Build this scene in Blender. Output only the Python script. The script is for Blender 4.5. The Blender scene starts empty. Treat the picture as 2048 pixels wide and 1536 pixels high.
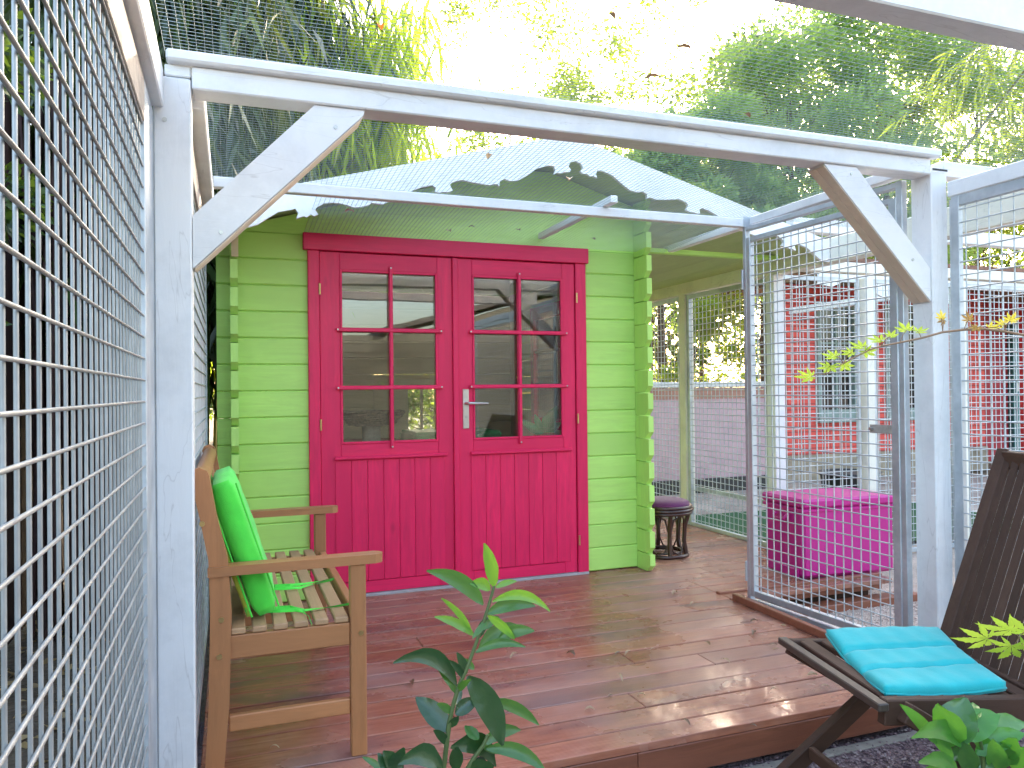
import bpy, bmesh, math, random
import numpy as np
from mathutils import Vector, Matrix
rnd = random.Random(7); rng = np.random.default_rng(7)
sc = bpy.context.scene; COL = sc.collection
R = math.radians

# ------------------------------------------------------------------ camera, sky, sun, exposure
CP = Vector((-0.3739, -4.0023, 1.0528)); FPX = 1532.43
AX = np.array([[0.93860075, -0.00742778, 0.3449253], [-0.34483032, 0.01163726, 0.9385929], [-0.01098564, -0.9999047, 0.00836142]])
cam = bpy.data.cameras.new("camera"); co = bpy.data.objects.new("camera", cam); COL.objects.link(co)
cam.sensor_width = 36; cam.lens = FPX/2048*36; cam.clip_start = 0.05; cam.clip_end = 400
r_, u_, f_ = AX[:, 0], -AX[:, 1], AX[:, 2]
co.matrix_world = Matrix(((r_[0], u_[0], -f_[0], CP.x), (r_[1], u_[1], -f_[1], CP.y), (r_[2], u_[2], -f_[2], CP.z), (0, 0, 0, 1)))
sc.camera = co
def at(px, py, **k):
    "the world point on the plane x=, y= or z= that a sight line of the photograph meets"
    d = AX @ np.array([px-1024., py-768., FPX]); (a, v), = k.items(); i = 'xyz'.index(a)
    return CP + Vector(d)*((v-CP[i])/d[i])
SUN_AZ, SUN_EL = R(37), R(21)
SUN = Vector((math.sin(SUN_AZ)*math.cos(SUN_EL), math.cos(SUN_AZ)*math.cos(SUN_EL), math.sin(SUN_EL)))
w = bpy.data.worlds.new("World"); sc.world = w; w.use_nodes = True
nt = w.node_tree; sky = nt.nodes.new("ShaderNodeTexSky"); sky.sky_type = 'NISHITA'; sky.sun_disc = False
sky.sun_elevation = SUN_EL; sky.sun_rotation = SUN_AZ; sky.air_density = 1.15; sky.dust_density = 4.2; sky.ozone_density = 1.0
bg = nt.nodes["Background"]; nt.links.new(sky.outputs[0], bg.inputs[0]); bg.inputs[1].default_value = 0.15
sl = bpy.data.lights.new("sun", 'SUN'); sl.energy = 2.3; sl.angle = R(0.5); sl.color = (1.0, .86, .66)
so = bpy.data.objects.new("sun", sl); COL.objects.link(so); so.rotation_euler = SUN.to_track_quat('Z', 'Y').to_euler()
sc.view_settings.view_transform = 'Standard'; sc.view_settings.look = 'None'; sc.view_settings.gamma = 1
sc.view_settings.exposure = 3.05; sc.view_settings.use_curve_mapping = False
sc.cycles.max_bounces = 10; sc.cycles.transparent_max_bounces = 24; sc.cycles.use_denoising = True
sc.cycles.sample_clamp_indirect = 8

# ------------------------------------------------------------------ helpers
class G:
    def __init__(s): s.v = []; s.f = []; s.sm = []
    def add(s, vs, fs, smooth=False):
        o = len(s.v); s.v += [tuple(v) for v in vs]; s.f += [tuple(o+i for i in f) for f in fs]; s.sm += [smooth]*len(fs); return s
    def box(s, x0, x1, y0, y1, z0, z1, b=0.0, M=None):
        x0, x1 = min(x0, x1), max(x0, x1); y0, y1 = min(y0, y1), max(y0, y1); z0, z1 = min(z0, z1), max(z0, z1)
        if b <= 0:
            vs = [(x, y, z) for x in (x0, x1) for y in (y0, y1) for z in (z0, z1)]
            fs = [(0, 1, 3, 2), (4, 6, 7, 5), (0, 4, 5, 1), (2, 3, 7, 6), (0, 2, 6, 4), (1, 5, 7, 3)]
        else:
            vs = []; ix = {}
            for i, (x, sx) in enumerate(((x0, 1), (x1, -1))):
                for j, (y, sy) in enumerate(((y0, 1), (y1, -1))):
                    for k, (z, sz) in enumerate(((z0, 1), (z1, -1))):
                        ix[i, j, k, 0] = len(vs); vs.append((x, y+sy*b, z+sz*b))
                        ix[i, j, k, 1] = len(vs); vs.append((x+sx*b, y, z+sz*b))
                        ix[i, j, k, 2] = len(vs); vs.append((x+sx*b, y+sy*b, z))
            I = lambda *a: ix[a]
            fs = [(I(0,0,0,0), I(0,0,1,0), I(0,1,1,0), I(0,1,0,0)), (I(1,0,0,0), I(1,1,0,0), I(1,1,1,0), I(1,0,1,0)),
                  (I(0,0,0,1), I(1,0,0,1), I(1,0,1,1), I(0,0,1,1)), (I(0,1,0,1), I(0,1,1,1), I(1,1,1,1), I(1,1,0,1)),
                  (I(0,0,0,2), I(0,1,0,2), I(1,1,0,2), I(1,0,0,2)), (I(0,0,1,2), I(1,0,1,2), I(1,1,1,2), I(0,1,1,2))]
            for j in (0, 1):
                for k in (0, 1): fs.append((I(0,j,k,1), I(1,j,k,1), I(1,j,k,2), I(0,j,k,2)))
            for i in (0, 1):
                for k in (0, 1): fs.append((I(i,0,k,0), I(i,1,k,0), I(i,1,k,2), I(i,0,k,2)))
                for j in (0, 1): fs.append((I(i,j,0,0), I(i,j,1,0), I(i,j,1,1), I(i,j,0,1)))
            for i in (0, 1):
                for j in (0, 1):
                    for k in (0, 1): fs.append((I(i,j,k,0), I(i,j,k,1), I(i,j,k,2)))
        if M is not None: vs = [M @ Vector(v) for v in vs]
        return s.add(vs, fs)
    def beam(s, a, b, w, h, bev=0.003, up=(0, 0, 1)):
        "a bar from a to b; w across, h along up"
        a = Vector(a); b = Vector(b); d = (b-a); L = d.length; d.normalize(); up = Vector(up)
        sx = d.cross(up).normalized(); uz = sx.cross(d).normalized()
        M = Matrix(((sx.x, d.x, uz.x, a.x), (sx.y, d.y, uz.y, a.y), (sx.z, d.z, uz.z, a.z), (0, 0, 0, 1)))
        return s.box(-w/2, w/2, 0, L, -h/2, h/2, bev, M)
    def tube(s, pts, r, n=8, caps=True, smooth=True):
        pts = [Vector(p) for p in pts]; rs = r if isinstance(r, (list, tuple)) else [r]*len(pts)
        vs = []; fs = []; prev = None
        for i, p in enumerate(pts):
            t = (pts[min(i+1, len(pts)-1)]-pts[max(i-1, 0)]).normalized()
            if prev is None: a = t.orthogonal().normalized()
            else: a = (prev-t*prev.dot(t)).normalized()
            prev = a; b = t.cross(a)
            for k in range(n):
                th = 2*math.pi*k/n; vs.append(p+(a*math.cos(th)+b*math.sin(th))*rs[i])
        for i in range(len(pts)-1):
            for k in range(n): fs.append((i*n+k, i*n+(k+1) % n, (i+1)*n+(k+1) % n, (i+1)*n+k))
        s.add(vs, fs, smooth)
        if caps: s.add(vs[:n], [tuple(range(n))[::-1]]); s.add(vs[-n:], [tuple(range(n))])
        return s
    def prism(s, poly, y0, y1, axis='y'):
        "polygon of (x,z) pushed from y0 to y1"
        n = len(poly); mk = (lambda a, b, c: (a, c, b)) if axis == 'y' else (lambda a, b, c: (c, a, b)) if axis == 'x' else (lambda a, b, c: (a, b, c))
        vs = [mk(a, b, y0) for a, b in poly]+[mk(a, b, y1) for a, b in poly]
        fs = [tuple(range(n))[::-1], tuple(range(n, 2*n))]+[(i, (i+1) % n, n+(i+1) % n, n+i) for i in range(n)]
        return s.add(vs, fs)
    def grid(s, fn, nu, nv, smooth=True):
        vs = [fn(i/nu, j/nv) for i in range(nu+1) for j in range(nv+1)]
        fs = [(i*(nv+1)+j, (i+1)*(nv+1)+j, (i+1)*(nv+1)+j+1, i*(nv+1)+j+1) for i in range(nu) for j in range(nv)]
        return s.add(vs, fs, smooth)
    def mesh(s, name):
        m = bpy.data.meshes.new(name); m.from_pydata(s.v, [], s.f); m.polygons.foreach_set('use_smooth', s.sm)
        bm = bmesh.new(); bm.from_mesh(m); bmesh.ops.recalc_face_normals(bm, faces=bm.faces); bm.to_mesh(m); bm.free()
        m.update(); return m
def part(name, g, mat, parent=None, kind=None, label=None):
    m = g if isinstance(g, bpy.types.Mesh) else g.mesh(name)
    if len(m.materials) == 0: m.materials.append(mat)
    o = bpy.data.objects.new(name, m); COL.objects.link(o)
    if parent is not None:
        o.parent = parent
        L = Matrix.Translation(parent.location) @ parent.rotation_euler.to_matrix().to_4x4() if parent.type == 'EMPTY' and parent.parent is None else Matrix.Identity(4)
        o.matrix_parent_inverse = L.inverted()
    if kind: o['kind'] = kind
    if label: o['label'] = label
    return o
def thing(name, label, cat, loc=(0, 0, 0), group=None):
    o = bpy.data.objects.new(name, None); COL.objects.link(o); o.location = loc; o.empty_display_size = .1
    o['label'] = label; o['category'] = cat
    if group: o['group'] = group
    return o
def tag(o, label, cat, group=None):
    o['label'] = label; o['category'] = cat
    if group: o['group'] = group
    return o

# ------------------------------------------------------------------ materials
class MT:
    def __init__(s, name):
        s.m = bpy.data.materials.new(name); s.m.use_nodes = True; s.t = s.m.node_tree; s.b = s.t.nodes["Principled BSDF"]; s.out = s.t.nodes["Material Output"]
    def n(s, ty, **k):
        x = s.t.nodes.new(ty)
        for a, b in k.items():
            if a.startswith('_'): x.inputs[a[1:].replace('_', ' ')].default_value = b
            else: setattr(x, a, b)
        return x
    def l(s, a, b): s.t.links.new(a, b)
    def coords(s, scale=(1, 1, 1), rand=True):
        tc = s.n("ShaderNodeTexCoord"); mp = s.n("ShaderNodeMapping"); s.l(tc.outputs['Object'], mp.inputs[0]); mp.inputs['Scale'].default_value = scale
        if rand:
            oi = s.n("ShaderNodeObjectInfo"); mu = s.n("ShaderNodeMath", operation='MULTIPLY'); s.l(oi.outputs['Random'], mu.inputs[0]); mu.inputs[1].default_value = 37
            s.l(mu.outputs[0], mp.inputs['Location'])
        return mp.outputs[0]
    def noise(s, vec, scale, detail=4, rough=.55, dist=0.0):
        x = s.n("ShaderNodeTexNoise"); s.l(vec, x.inputs['Vector']); x.inputs['Scale'].default_value = scale; x.inputs['Detail'].default_value = detail
        x.inputs['Roughness'].default_value = rough; x.inputs['Distortion'].default_value = dist; return x.outputs[0]
    def ramp(s, fac, stops):
        x = s.n("ShaderNodeValToRGB"); s.l(fac, x.inputs[0]); e = x.color_ramp.elements
        while len(e) < len(stops): e.new(.5)
        for q, (p, c) in zip(e, stops): q.position = p; q.color = (*c, 1)
        return x.outputs[0]
    def mix(s, fac, a, b, mode='MIX'):
        x = s.n("ShaderNodeMix", data_type='RGBA', blend_type=mode)
        for sock, v in ((x.inputs[0], fac), (x.inputs[6], a), (x.inputs[7], b)):
            if isinstance(v, bpy.types.NodeSocket): s.l(v, sock)
            elif isinstance(v, tuple): sock.default_value = (*v, 1)
            else: sock.default_value = v
        return x.outputs[2]
    def bump(s, h, strength=.3, dist=.01, prev=None):
        x = s.n("ShaderNodeBump"); s.l(h, x.inputs['Height']); x.inputs['Strength'].default_value = strength; x.inputs['Distance'].default_value = dist
        if prev: s.l(prev, x.inputs['Normal'])
        return x.outputs[0]
    def done(s, col=None, rough=.5, nor=None, metal=0, spec=None, coat=0):
        if col is not None:
            if isinstance(col, tuple): s.b.inputs['Base Color'].default_value = (*col, 1)
            else: s.l(col, s.b.inputs['Base Color'])
        if isinstance(rough, bpy.types.NodeSocket): s.l(rough, s.b.inputs['Roughness'])
        else: s.b.inputs['Roughness'].default_value = rough
        if nor: s.l(nor, s.b.inputs['Normal'])
        s.b.inputs['Metallic'].default_value = metal
        if spec is not None: s.b.inputs['Specular IOR Level'].default_value = spec
        if coat: s.b.inputs['Coat Weight'].default_value = coat; s.b.inputs['Coat Roughness'].default_value = .15
        return s.m
AXS = {'x': (.12, 1, 1), 'y': (1, .12, 1), 'z': (1, 1, .12)}
def wood(name, c, axis, rough=.45, dark=.55, knots=.6, bump=.25, var=.12, coat=0, spec=.5):
    "wood or painted wood with the grain along an axis, small knots, a value shift per piece"
    q = MT(name); v = q.coords(AXS[axis]); n1 = q.noise(v, 38, 6, .65, .6); n2 = q.noise(v, 5, 3)
    d = tuple(x*dark for x in c); hi = tuple(min(1, x*1.12) for x in c)
    col = q.mix(q.ramp(n1, [(.3, (0, 0, 0)), (.7, (1, 1, 1))]), tuple(x*(1-(1-dark)*.45) for x in c), hi)
    col = q.mix(q.ramp(n2, [(.35, (1, 1, 1)), (.62, (0, 0, 0))]), col, tuple(x*(1-(1-dark)*.35) for x in c))
    v2 = q.coords(tuple(.45 if a < 1 else 1 for a in AXS[axis])); vo = q.n("ShaderNodeTexVoronoi"); q.l(v2, vo.inputs['Vector']); vo.inputs['Scale'].default_value = 5.5
    k = q.ramp(vo.outputs['Distance'], [(.03, (1, 1, 1)), (.10, (0, 0, 0))]); km = q.n("ShaderNodeMath", operation='MULTIPLY'); q.l(k, km.inputs[0]); km.inputs[1].default_value = knots
    col = q.mix(km.outputs[0], col, d)
    oi = q.n("ShaderNodeObjectInfo"); hs = q.n("ShaderNodeHueSaturation"); mr = q.n("ShaderNodeMapRange"); q.l(oi.outputs['Random'], mr.inputs[0]); mr.inputs[3].default_value = 1-var; mr.inputs[4].default_value = 1+var*.5
    q.l(mr.outputs[0], hs.inputs['Value']); q.l(col, hs.inputs['Color'])
    return q.done(hs.outputs[0], rough, q.bump(n1, bump, .004), spec=spec, coat=coat)
def plain(name, c, rough=.5, var=.15, scale=12, bump=0, metal=0, spec=None, coat=0, c2=None):
    q = MT(name); v = q.coords(); n1 = q.noise(v, scale, 5)
    col = q.mix(q.ramp(n1, [(.3, (0, 0, 0)), (.7, (1, 1, 1))]), c2 or tuple(x*(1-var) for x in c), tuple(min(1, x*(1+var*.5)) for x in c))
    return q.done(col, rough, q.bump(n1, bump, .01) if bump else None, metal=metal, spec=spec, coat=coat)
def leafmat(name, a, b, trans=.45, rough=.35, spec=.5, tcol=None, scale=3.0):
    q = MT(name); v = q.coords(); n1 = q.noise(v, scale, 3); geo = q.n("ShaderNodeNewGeometry")
    rp = q.ramp(geo.outputs['Random Per Island'], [(0, (0, 0, 0)), (1, (1, 1, 1))]); f = q.mix(.55, n1, rp)
    col = q.mix(q.ramp(f, [(.3, (0, 0, 0)), (.7, (1, 1, 1))]), a, b); q.done(col, rough, spec=spec)
    tr = q.n("ShaderNodeBsdfTranslucent"); q.l(q.mix(.75, col, tcol or tuple(min(1, x*2.2) for x in b)), tr.inputs[0])
    mx = q.n("ShaderNodeMixShader"); mx.inputs[0].default_value = trans; q.l(q.b.outputs[0], mx.inputs[1]); q.l(tr.outputs[0], mx.inputs[2]); q.l(mx.outputs[0], q.out.inputs[0])
    return q.m
def paintw(name, c, axis):     # white weathered paint: faint grain, hairline checks, grey smudges
    q = MT(name); v = q.coords(AXS[axis]); n1 = q.noise(v, 30, 6, .7, .5); n2 = q.noise(q.coords(), 3.5, 6, .7); n3 = q.noise(v, 9, 4, .5, 1.5)
    col = q.mix(q.ramp(n2, [(.45, (0, 0, 0)), (.75, (1, 1, 1))]), c, tuple(x*.80 for x in c))
    cr = q.ramp(n3, [(.495, (0, 0, 0)), (.5, (1, 1, 1)), (.505, (0, 0, 0))]); cm = q.n("ShaderNodeMath", operation='MULTIPLY'); q.l(cr, cm.inputs[0]); cm.inputs[1].default_value = .35
    col = q.mix(cm.outputs[0], col, (c[0]*.5, c[1]*.47, c[2]*.45))
    return q.done(col, .42, q.bump(n1, .25, .003))
WH = {a: paintw('white_paint_'+a, (.80, .79, .78), a) for a in 'xyz'}
CREAM = {a: paintw('cream_paint_'+a, (.78, .75, .64), a) for a in 'xyz'}
GREEN = {a: wood('green_paint_'+a, (.47, .74, .16), a, .5, .88, .35, .3, .06) for a in 'xyz'}
PINK = {a: wood('magenta_paint_'+a, (.82, .018, .105), a, .42, .6, .75, .3, .05, coat=.08, spec=.35) for a in 'xyz'}
BENCH = {a: wood('oiled_wood_'+a, (.47, .20, .08), a, .38, .45, .7, .3, .14) for a in 'xyz'}
DARK = {a: wood('dark_wood_'+a, (.085, .043, .028), a, .6, .5, .3, .4, .2, spec=.22) for a in 'xyz'}
def deckmat():
    q = MT('wet_deck_wood'); v = q.coords((.10, 1, 1)); n1 = q.noise(v, 34, 7, .68, .9); n2 = q.noise(q.coords((.35, 1, 1)), 3.2, 5, .6, .8); n3 = q.noise(q.coords((1, 1, 1), False), 1.7, 5, .6)
    c = (.30, .105, .062)
    col = q.mix(q.ramp(n1, [(.3, (0, 0, 0)), (.72, (1, 1, 1))]), (.25, .072, .036), (.44, .165, .088))
    col = q.mix(q.ramp(n2, [(.5, (0, 0, 0)), (.68, (1, 1, 1))]), col, (.16, .065, .05))
    vo = q.n("ShaderNodeTexVoronoi"); q.l(q.coords((.45, 1, 1)), vo.inputs['Vector']); vo.inputs['Scale'].default_value = 6
    col = q.mix(q.ramp(vo.outputs['Distance'], [(.03, (.85, .85, .85)), (.085, (0, 0, 0))]), col, (.06, .02, .018))
    col = q.mix(q.ramp(n3, [(.42, (0, 0, 0)), (.62, (1, 1, 1))]), col, q.mix(.35, col, (.50, .33, .28)))
    oi = q.n("ShaderNodeObjectInfo"); hs = q.n("ShaderNodeHueSaturation"); mr = q.n("ShaderNodeMapRange"); q.l(oi.outputs['Random'], mr.inputs[0]); mr.inputs[3].default_value = .84; mr.inputs[4].default_value = 1.12
    q.l(mr.outputs[0], hs.inputs['Value']); q.l(col, hs.inputs['Color'])
    # fine grooves along the boards
    tc = q.n("ShaderNodeTexCoord"); sp = q.n("ShaderNodeSeparateXYZ"); q.l(tc.outputs['Object'], sp.inputs[0]); mm = q.n("ShaderNodeMath", operation='MULTIPLY'); q.l(sp.outputs[1], mm.inputs[0]); mm.inputs[1].default_value = 2*math.pi/.0072
    sn = q.n("ShaderNodeMath", operation='SINE'); q.l(mm.outputs[0], sn.inputs[0])
    b1 = q.bump(n1, .35, .003); b2 = q.bump(sn.outputs[0], .40, .0014, b1)
    rr = q.n("ShaderNodeMapRange"); q.l(n3, rr.inputs[0]); rr.inputs[1].default_value = .38; rr.inputs[2].default_value = .62; rr.inputs[3].default_value = .16; rr.inputs[4].default_value = .38
    return q.done(hs.outputs[0], rr.outputs[0], b2, spec=.5)
DECK = deckmat()
FASC = wood('deck_fascia_wood', (.27, .092, .05), 'x', .35, .4, .8, .4, .15)
def galv(name, c, metal=.65):
    q = MT(name); v = q.coords(); vo = q.n("ShaderNodeTexVoronoi"); q.l(v, vo.inputs['Vector']); vo.inputs['Scale'].default_value = 60; n = q.noise(v, 7, 5)
    col = q.mix(q.ramp(n, [(.35, (0, 0, 0)), (.7, (1, 1, 1))]), q.mix(.35, c, q.ramp(vo.outputs['Distance'], [(0, (.35, .35, .35)), (.8, (.75, .75, .75))]), 'SOFT_LIGHT'), tuple(x*.72 for x in c))
    return q.done(col, .46, q.bump(n, .1, .003), metal=metal)
GALV = galv('galvanised_steel', (.56, .60, .64)); WIRE = galv('galvanised_wire', (.60, .63, .64), .4); DARKWIRE = galv('darker_wire', (.36, .37, .37), .45)  # the last is a darker copy of the wire colour, for the left panel
NET = plain('netting_wire', (.33, .37, .36), .5, .2, 9, metal=.4)
DULL = plain('dusty_galvanised', (.36, .31, .27), .7, .3, 30, .2)
BRASS = plain('brass', (.62, .46, .2), .3, .2, 20, metal=.9)
STEEL = plain('satin_steel', (.62, .60, .57), .3, .1, 40, metal=.9)
SCREW = plain('screw_heads', (.5, .5, .48), .35, metal=.8)
BLACK = plain('black_plastic', (.018, .018, .02), .5)
def glass(ior=1.95):
    q = MT('window_glass'); tr = q.n("ShaderNodeBsdfTransparent"); tr.inputs[0].default_value = (.93, .95, .93, 1); gl = q.n("ShaderNodeBsdfGlossy"); gl.inputs['Roughness'].default_value = .012
    n = q.noise(q.coords(), 1.6, 2); q.l(q.bump(n, .06, .02), gl.inputs['Normal'])
    fr = q.n("ShaderNodeFresnel"); fr.inputs[0].default_value = ior; mx = q.n("ShaderNodeMixShader"); q.l(fr.outputs[0], mx.inputs[0]); q.l(tr.outputs[0], mx.inputs[1]); q.l(gl.outputs[0], mx.inputs[2]); q.l(mx.outputs[0], q.out.inputs[0]); return q.m
GLASS = glass(); GLASS2 = glass(1.25)

# ------------------------------------------------------------------ ground
GZ = -.135
def gravel(name, c1, c2, sc_, c3=None):
    q = MT(name); v = q.coords((1, 1, 1), False); vo = q.n("ShaderNodeTexVoronoi"); q.l(v, vo.inputs['Vector']); vo.inputs['Scale'].default_value = sc_
    sp = q.n("ShaderNodeSeparateColor"); q.l(vo.outputs['Color'], sp.inputs[0]); n = q.noise(v, 3, 4)
    col = q.mix(sp.outputs[0], c1, c2); col = q.mix(q.ramp(n, [(.4, (0, 0, 0)), (.7, (1, 1, 1))]), col, c3 or tuple(x*.7 for x in c1))
    return q.done(col, .8, q.bump(vo.outputs['Distance'], .9, .01))
EARTH = gravel('bare_soil', (.12, .085, .055), (.20, .15, .10), 45)
PURP = gravel('purple_gravel', (.10, .065, .07), (.22, .15, .15), 90)
TAN = gravel('tan_gravel', (.42, .33, .27), (.6, .48, .40), 110)
g = G(); g.add([(-90, -90, GZ-.02), (90, -90, GZ-.02), (90, 120, GZ-.02), (-90, 120, GZ-.02)], [(0, 1, 2, 3)]); part('ground', g, EARTH, kind='structure')
g = G(); g.add([(-.56, -6, GZ), (2.2, -6, GZ), (2.2, -1.0, GZ), (-.56, -1.0, GZ)], [(0, 1, 2, 3)]); part('gravel_bed', g, PURP, kind='structure')
g = G(); g.add([(2.205, -6, GZ), (9, -6, GZ), (9, 6, GZ), (2.205, 6, GZ)], [(0, 1, 2, 3)]); part('gravel_path', g, TAN, kind='structure')
g = G(); g.add([(1.96, -1.72, GZ+.004), (2.2, -1.72, GZ+.004), (2.2, -.7, GZ+.004), (1.96, -.7, GZ+.004)], [(0, 1, 2, 3)]); part('gravel_strip', g, TAN, kind='structure')
q = MT('artificial_grass'); q.done(q.mix(q.noise(q.coords(), 160, 3), (.006, .05, .014), (.015, .12, .03)), .8, q.bump(q.noise(q.coords(), 300), .8, .01)); ART = q.m
g = G(); g.add([(3.06, .35, GZ+.03), (6, .35, GZ+.03), (6, 2.0, GZ+.03), (3.06, 2.0, GZ+.03)], [(0, 1, 2, 3)]); part('artificial_lawn', g, ART, kind='structure')
def stones(name, n, box, size, mat, z=GZ):
    bc = np.array([(1, 0, 0), (-1, 0, 0), (0, 1, 0), (0, -1, 0), (0, 0, 1), (0, 0, -1)], float)
    fc = np.array([(0, 2, 4), (2, 1, 4), (1, 3, 4), (3, 0, 4), (2, 0, 5), (1, 2, 5), (3, 1, 5), (0, 3, 5)])
    P = np.stack([rng.uniform(box[0], box[1], n), rng.uniform(box[2], box[3], n), np.full(n, z)+rng.uniform(-.2, .5, n)*size], 1)
    S = size*rng.uniform(.35, 1, (n, 1, 1))*rng.uniform(.6, 1.1, (n, 6, 3))*np.array([1, .8, .55]); th = rng.uniform(0, 6.28, n); c, s = np.cos(th), np.sin(th)
    V = bc[None]*S; X = V[..., 0]*c[:, None]-V[..., 1]*s[:, None]; Y = V[..., 0]*s[:, None]+V[..., 1]*c[:, None]
    V = np.stack([X, Y, V[..., 2]], 2)+P[:, None]; F = (fc[None]+(np.arange(n)*6)[:, None, None]).reshape(-1, 3)
    m = bpy.data.meshes.new(name); m.from_pydata(V.reshape(-1, 3).tolist(), [], F.tolist()); return part(name, m, mat, kind='stuff')
def stonemat(name, a, b, c):
    q = MT(name); geo = q.n("ShaderNodeNewGeometry"); return q.done(q.ramp(geo.outputs['Random Per Island'], [(0, a), (.55, b), (1, c)]), .7)
stones('gravel', 15000, (.2, 2.2, -3.0, -1.97), .011, stonemat('purple_stones', (.07, .04, .05), (.17, .10, .11), (.33, .26, .25)))
stones('pale_gravel', 9000, (1.97, 3.2, -1.9, -.72), .009, stonemat('pale_stones', (.30, .21, .17), (.55, .43, .36), (.75, .66, .58)))

# ------------------------------------------------------------------ deck
deck = bpy.data.objects.new('deck', None); COL.objects.link(deck); deck['kind'] = 'structure'
ys = [-1.99, -1.885]
while ys[-1] < 2.3: ys.append(ys[-1]+.1245)
for a, b in zip(ys[:-1], ys[1:]):
    gp = .0036; z = rnd.uniform(-.0012, .0012); xr = 1.955 if b < -.66 else 3.03; xl = -.462
    if a > .05: xl = 1.80
    cuts = [xl, xr]
    if rnd.random() < .45 and xl < 0: cuts = [xl, rnd.uniform(.2, 1.6), xr]
    if xr > 2: cuts = [xl, rnd.choice((1.97, 2.2)), xr]
    if abs(a+1.99) < .01: cuts = [xl, xr]
    for c, d in zip(cuts[:-1], cuts[1:]): part('board', G().box(c+.001, d-.001, a+gp, b-gp, z-.026, z, .0025), DECK, deck)
part('fascia', G().box(-.462, .75, -1.989, -1.965, -.112, -.027, .002), FASC, deck)
part('fascia', G().box(.752, 1.955, -1.989, -1.965, -.112, -.027, .002), FASC, deck)
part('fascia', G().box(1.958, 3.03, -.655, -.63, -.075, -.0265, .002), FASC, deck)
part('edge_board', G().box(1.958, 3.03, -.69, -.657, -.075, .012, .003), FASC, deck)
part('joist', G().box(-.45, 1.94, -1.93, -.66, -.134, -.03), DARK['x'], deck)
part('joist', G().box(1.97, 3.0, -.62, 2.0, -.134, -.03), DARK['x'], deck)
part('lower_step', G().box(1.975, 3.2, -.79, -.70, GZ-.01, -.095, .003), FASC, deck)
part('kerb', G().box(.4, 1.95, -2.035, -1.995, GZ-.02, GZ+.006, .004), plain('concrete', (.26, .23, .19), .85, .3, 25, .4), deck)
# ------------------------------------------------------------------ shed
shed = thing('garden_shed', 'lime green log shed with pink double doors under a low gable roof', 'shed', (.77, 0, 0))
RX, RZ, SL = 1.25, 2.35, .27
def roofz(x): return RZ-SL*abs(x-RX)
LH = .1325
def logshape(y0, y1, z0, z1):   # chamfered log profile in (y,z), joint recessed
    c = .006; return [(y0, z0+c), (y0+c, z0), (y1-c, z0), (y1, z0+c), (y1, z1-c), (y1-c, z1), (y0+c, z1), (y0, z1-c)]
def xlog(x0, x1, z0, z1, y0=.004, y1=.034):
    return G().prism(logshape(y0, y1, z0+.0006, z1-.0006), x0, x1, 'x')
part('head_light_stop', G().box(.0, 1.545, .0285, .05, 1.74, 1.855), PINK['x'], shed)  # piece added to close a light leak above the door leaves
k = 0; z = .003
while z < 1.99:
    z1 = z+LH
    if z1 <= 1.87 or z < 1.8:
        part('log', xlog(-.436, .02, z, z1), GREEN['x'], shed); part('log', xlog(1.52, 1.905, z, z1), GREEN['x'], shed)
    z = z1
z0 = z-LH
zz = .003+LH*14
for yy0, yy1, nm, mt in ((.004, .034, 'log', GREEN['x']), (2.14, 2.17, 'rear_log', None)):
    zz = .003+LH*14
    while zz < RZ-.05:
        zt = min(zz+LH-.001, RZ-.06); h0 = (RZ-.036-zz)/SL; h1 = (RZ-.036-zt)/SL
        part(nm, G().prism([(max(-.40, RX-h0), zz), (min(1.905, RX+h0), zz), (min(1.905, RX+h1), zt), (max(-.40, RX-h1), zt)], yy0, yy1), mt or GREEN['x'], shed); zz += LH
part('log', xlog(-.3, 1.9, 1.858-.0, 1.86+.01), GREEN['x'], shed)
# crossing side walls: protruding notched ends toward the viewer, plain wall behind
z = -.03; i = 0
while z < 2.14:
    z1 = min(z+LH, 2.146)
    n = .016
    prof = [(-.155, z+.022), (-.142, z+.002), (2.15, z+.002), (2.15, z1-.002), (-.142, z1-.002), (-.155, z1-.022)]
    prof = [(-.152, max(z, 0)+.040), (-.112, max(z, 0)+.004), (.0, max(z, 0)+.003), (.0, z1-.003), (-.150, z1-.003)]
    prof2 = [(a_, min(c_, 1.885)) for a_, c_ in prof]
    if z < 1.87: part('log_end', G().prism(prof2, -.372, -.338, 'x'), GREEN['z'], shed)
    part('log_end', G().prism(prof, 1.872, 1.905, 'x'), GREEN['z'], shed)
    if z < 1.87: part('log', G().prism([(.036, max(z, 0)+.002), (2.2, max(z, 0)+.002), (2.2, min(z1, 1.88)-.002), (.036, min(z1, 1.88)-.002)], -.372, -.338, 'x'), GREEN['y'], shed)
    if z1 < .78 or z > 1.66: part('log', G().prism([(.036, max(z, 0)+.002), (2.2, max(z, 0)+.002), (2.2, z1-.002), (.036, z1-.002)], 1.872, 1.905, 'x'), GREEN['y'], shed)
    else:
        part('log', G().prism([(.036, z+.002), (.70, z+.002), (.70, z1-.002), (.036, z1-.002)], 1.872, 1.905, 'x'), GREEN['y'], shed)
        part('log', G().prism([(1.66, z+.002), (2.2, z+.002), (2.2, z1-.002), (1.66, z1-.002)], 1.872, 1.905, 'x'), GREEN['y'], shed)
    z = z1; i += 1
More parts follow.
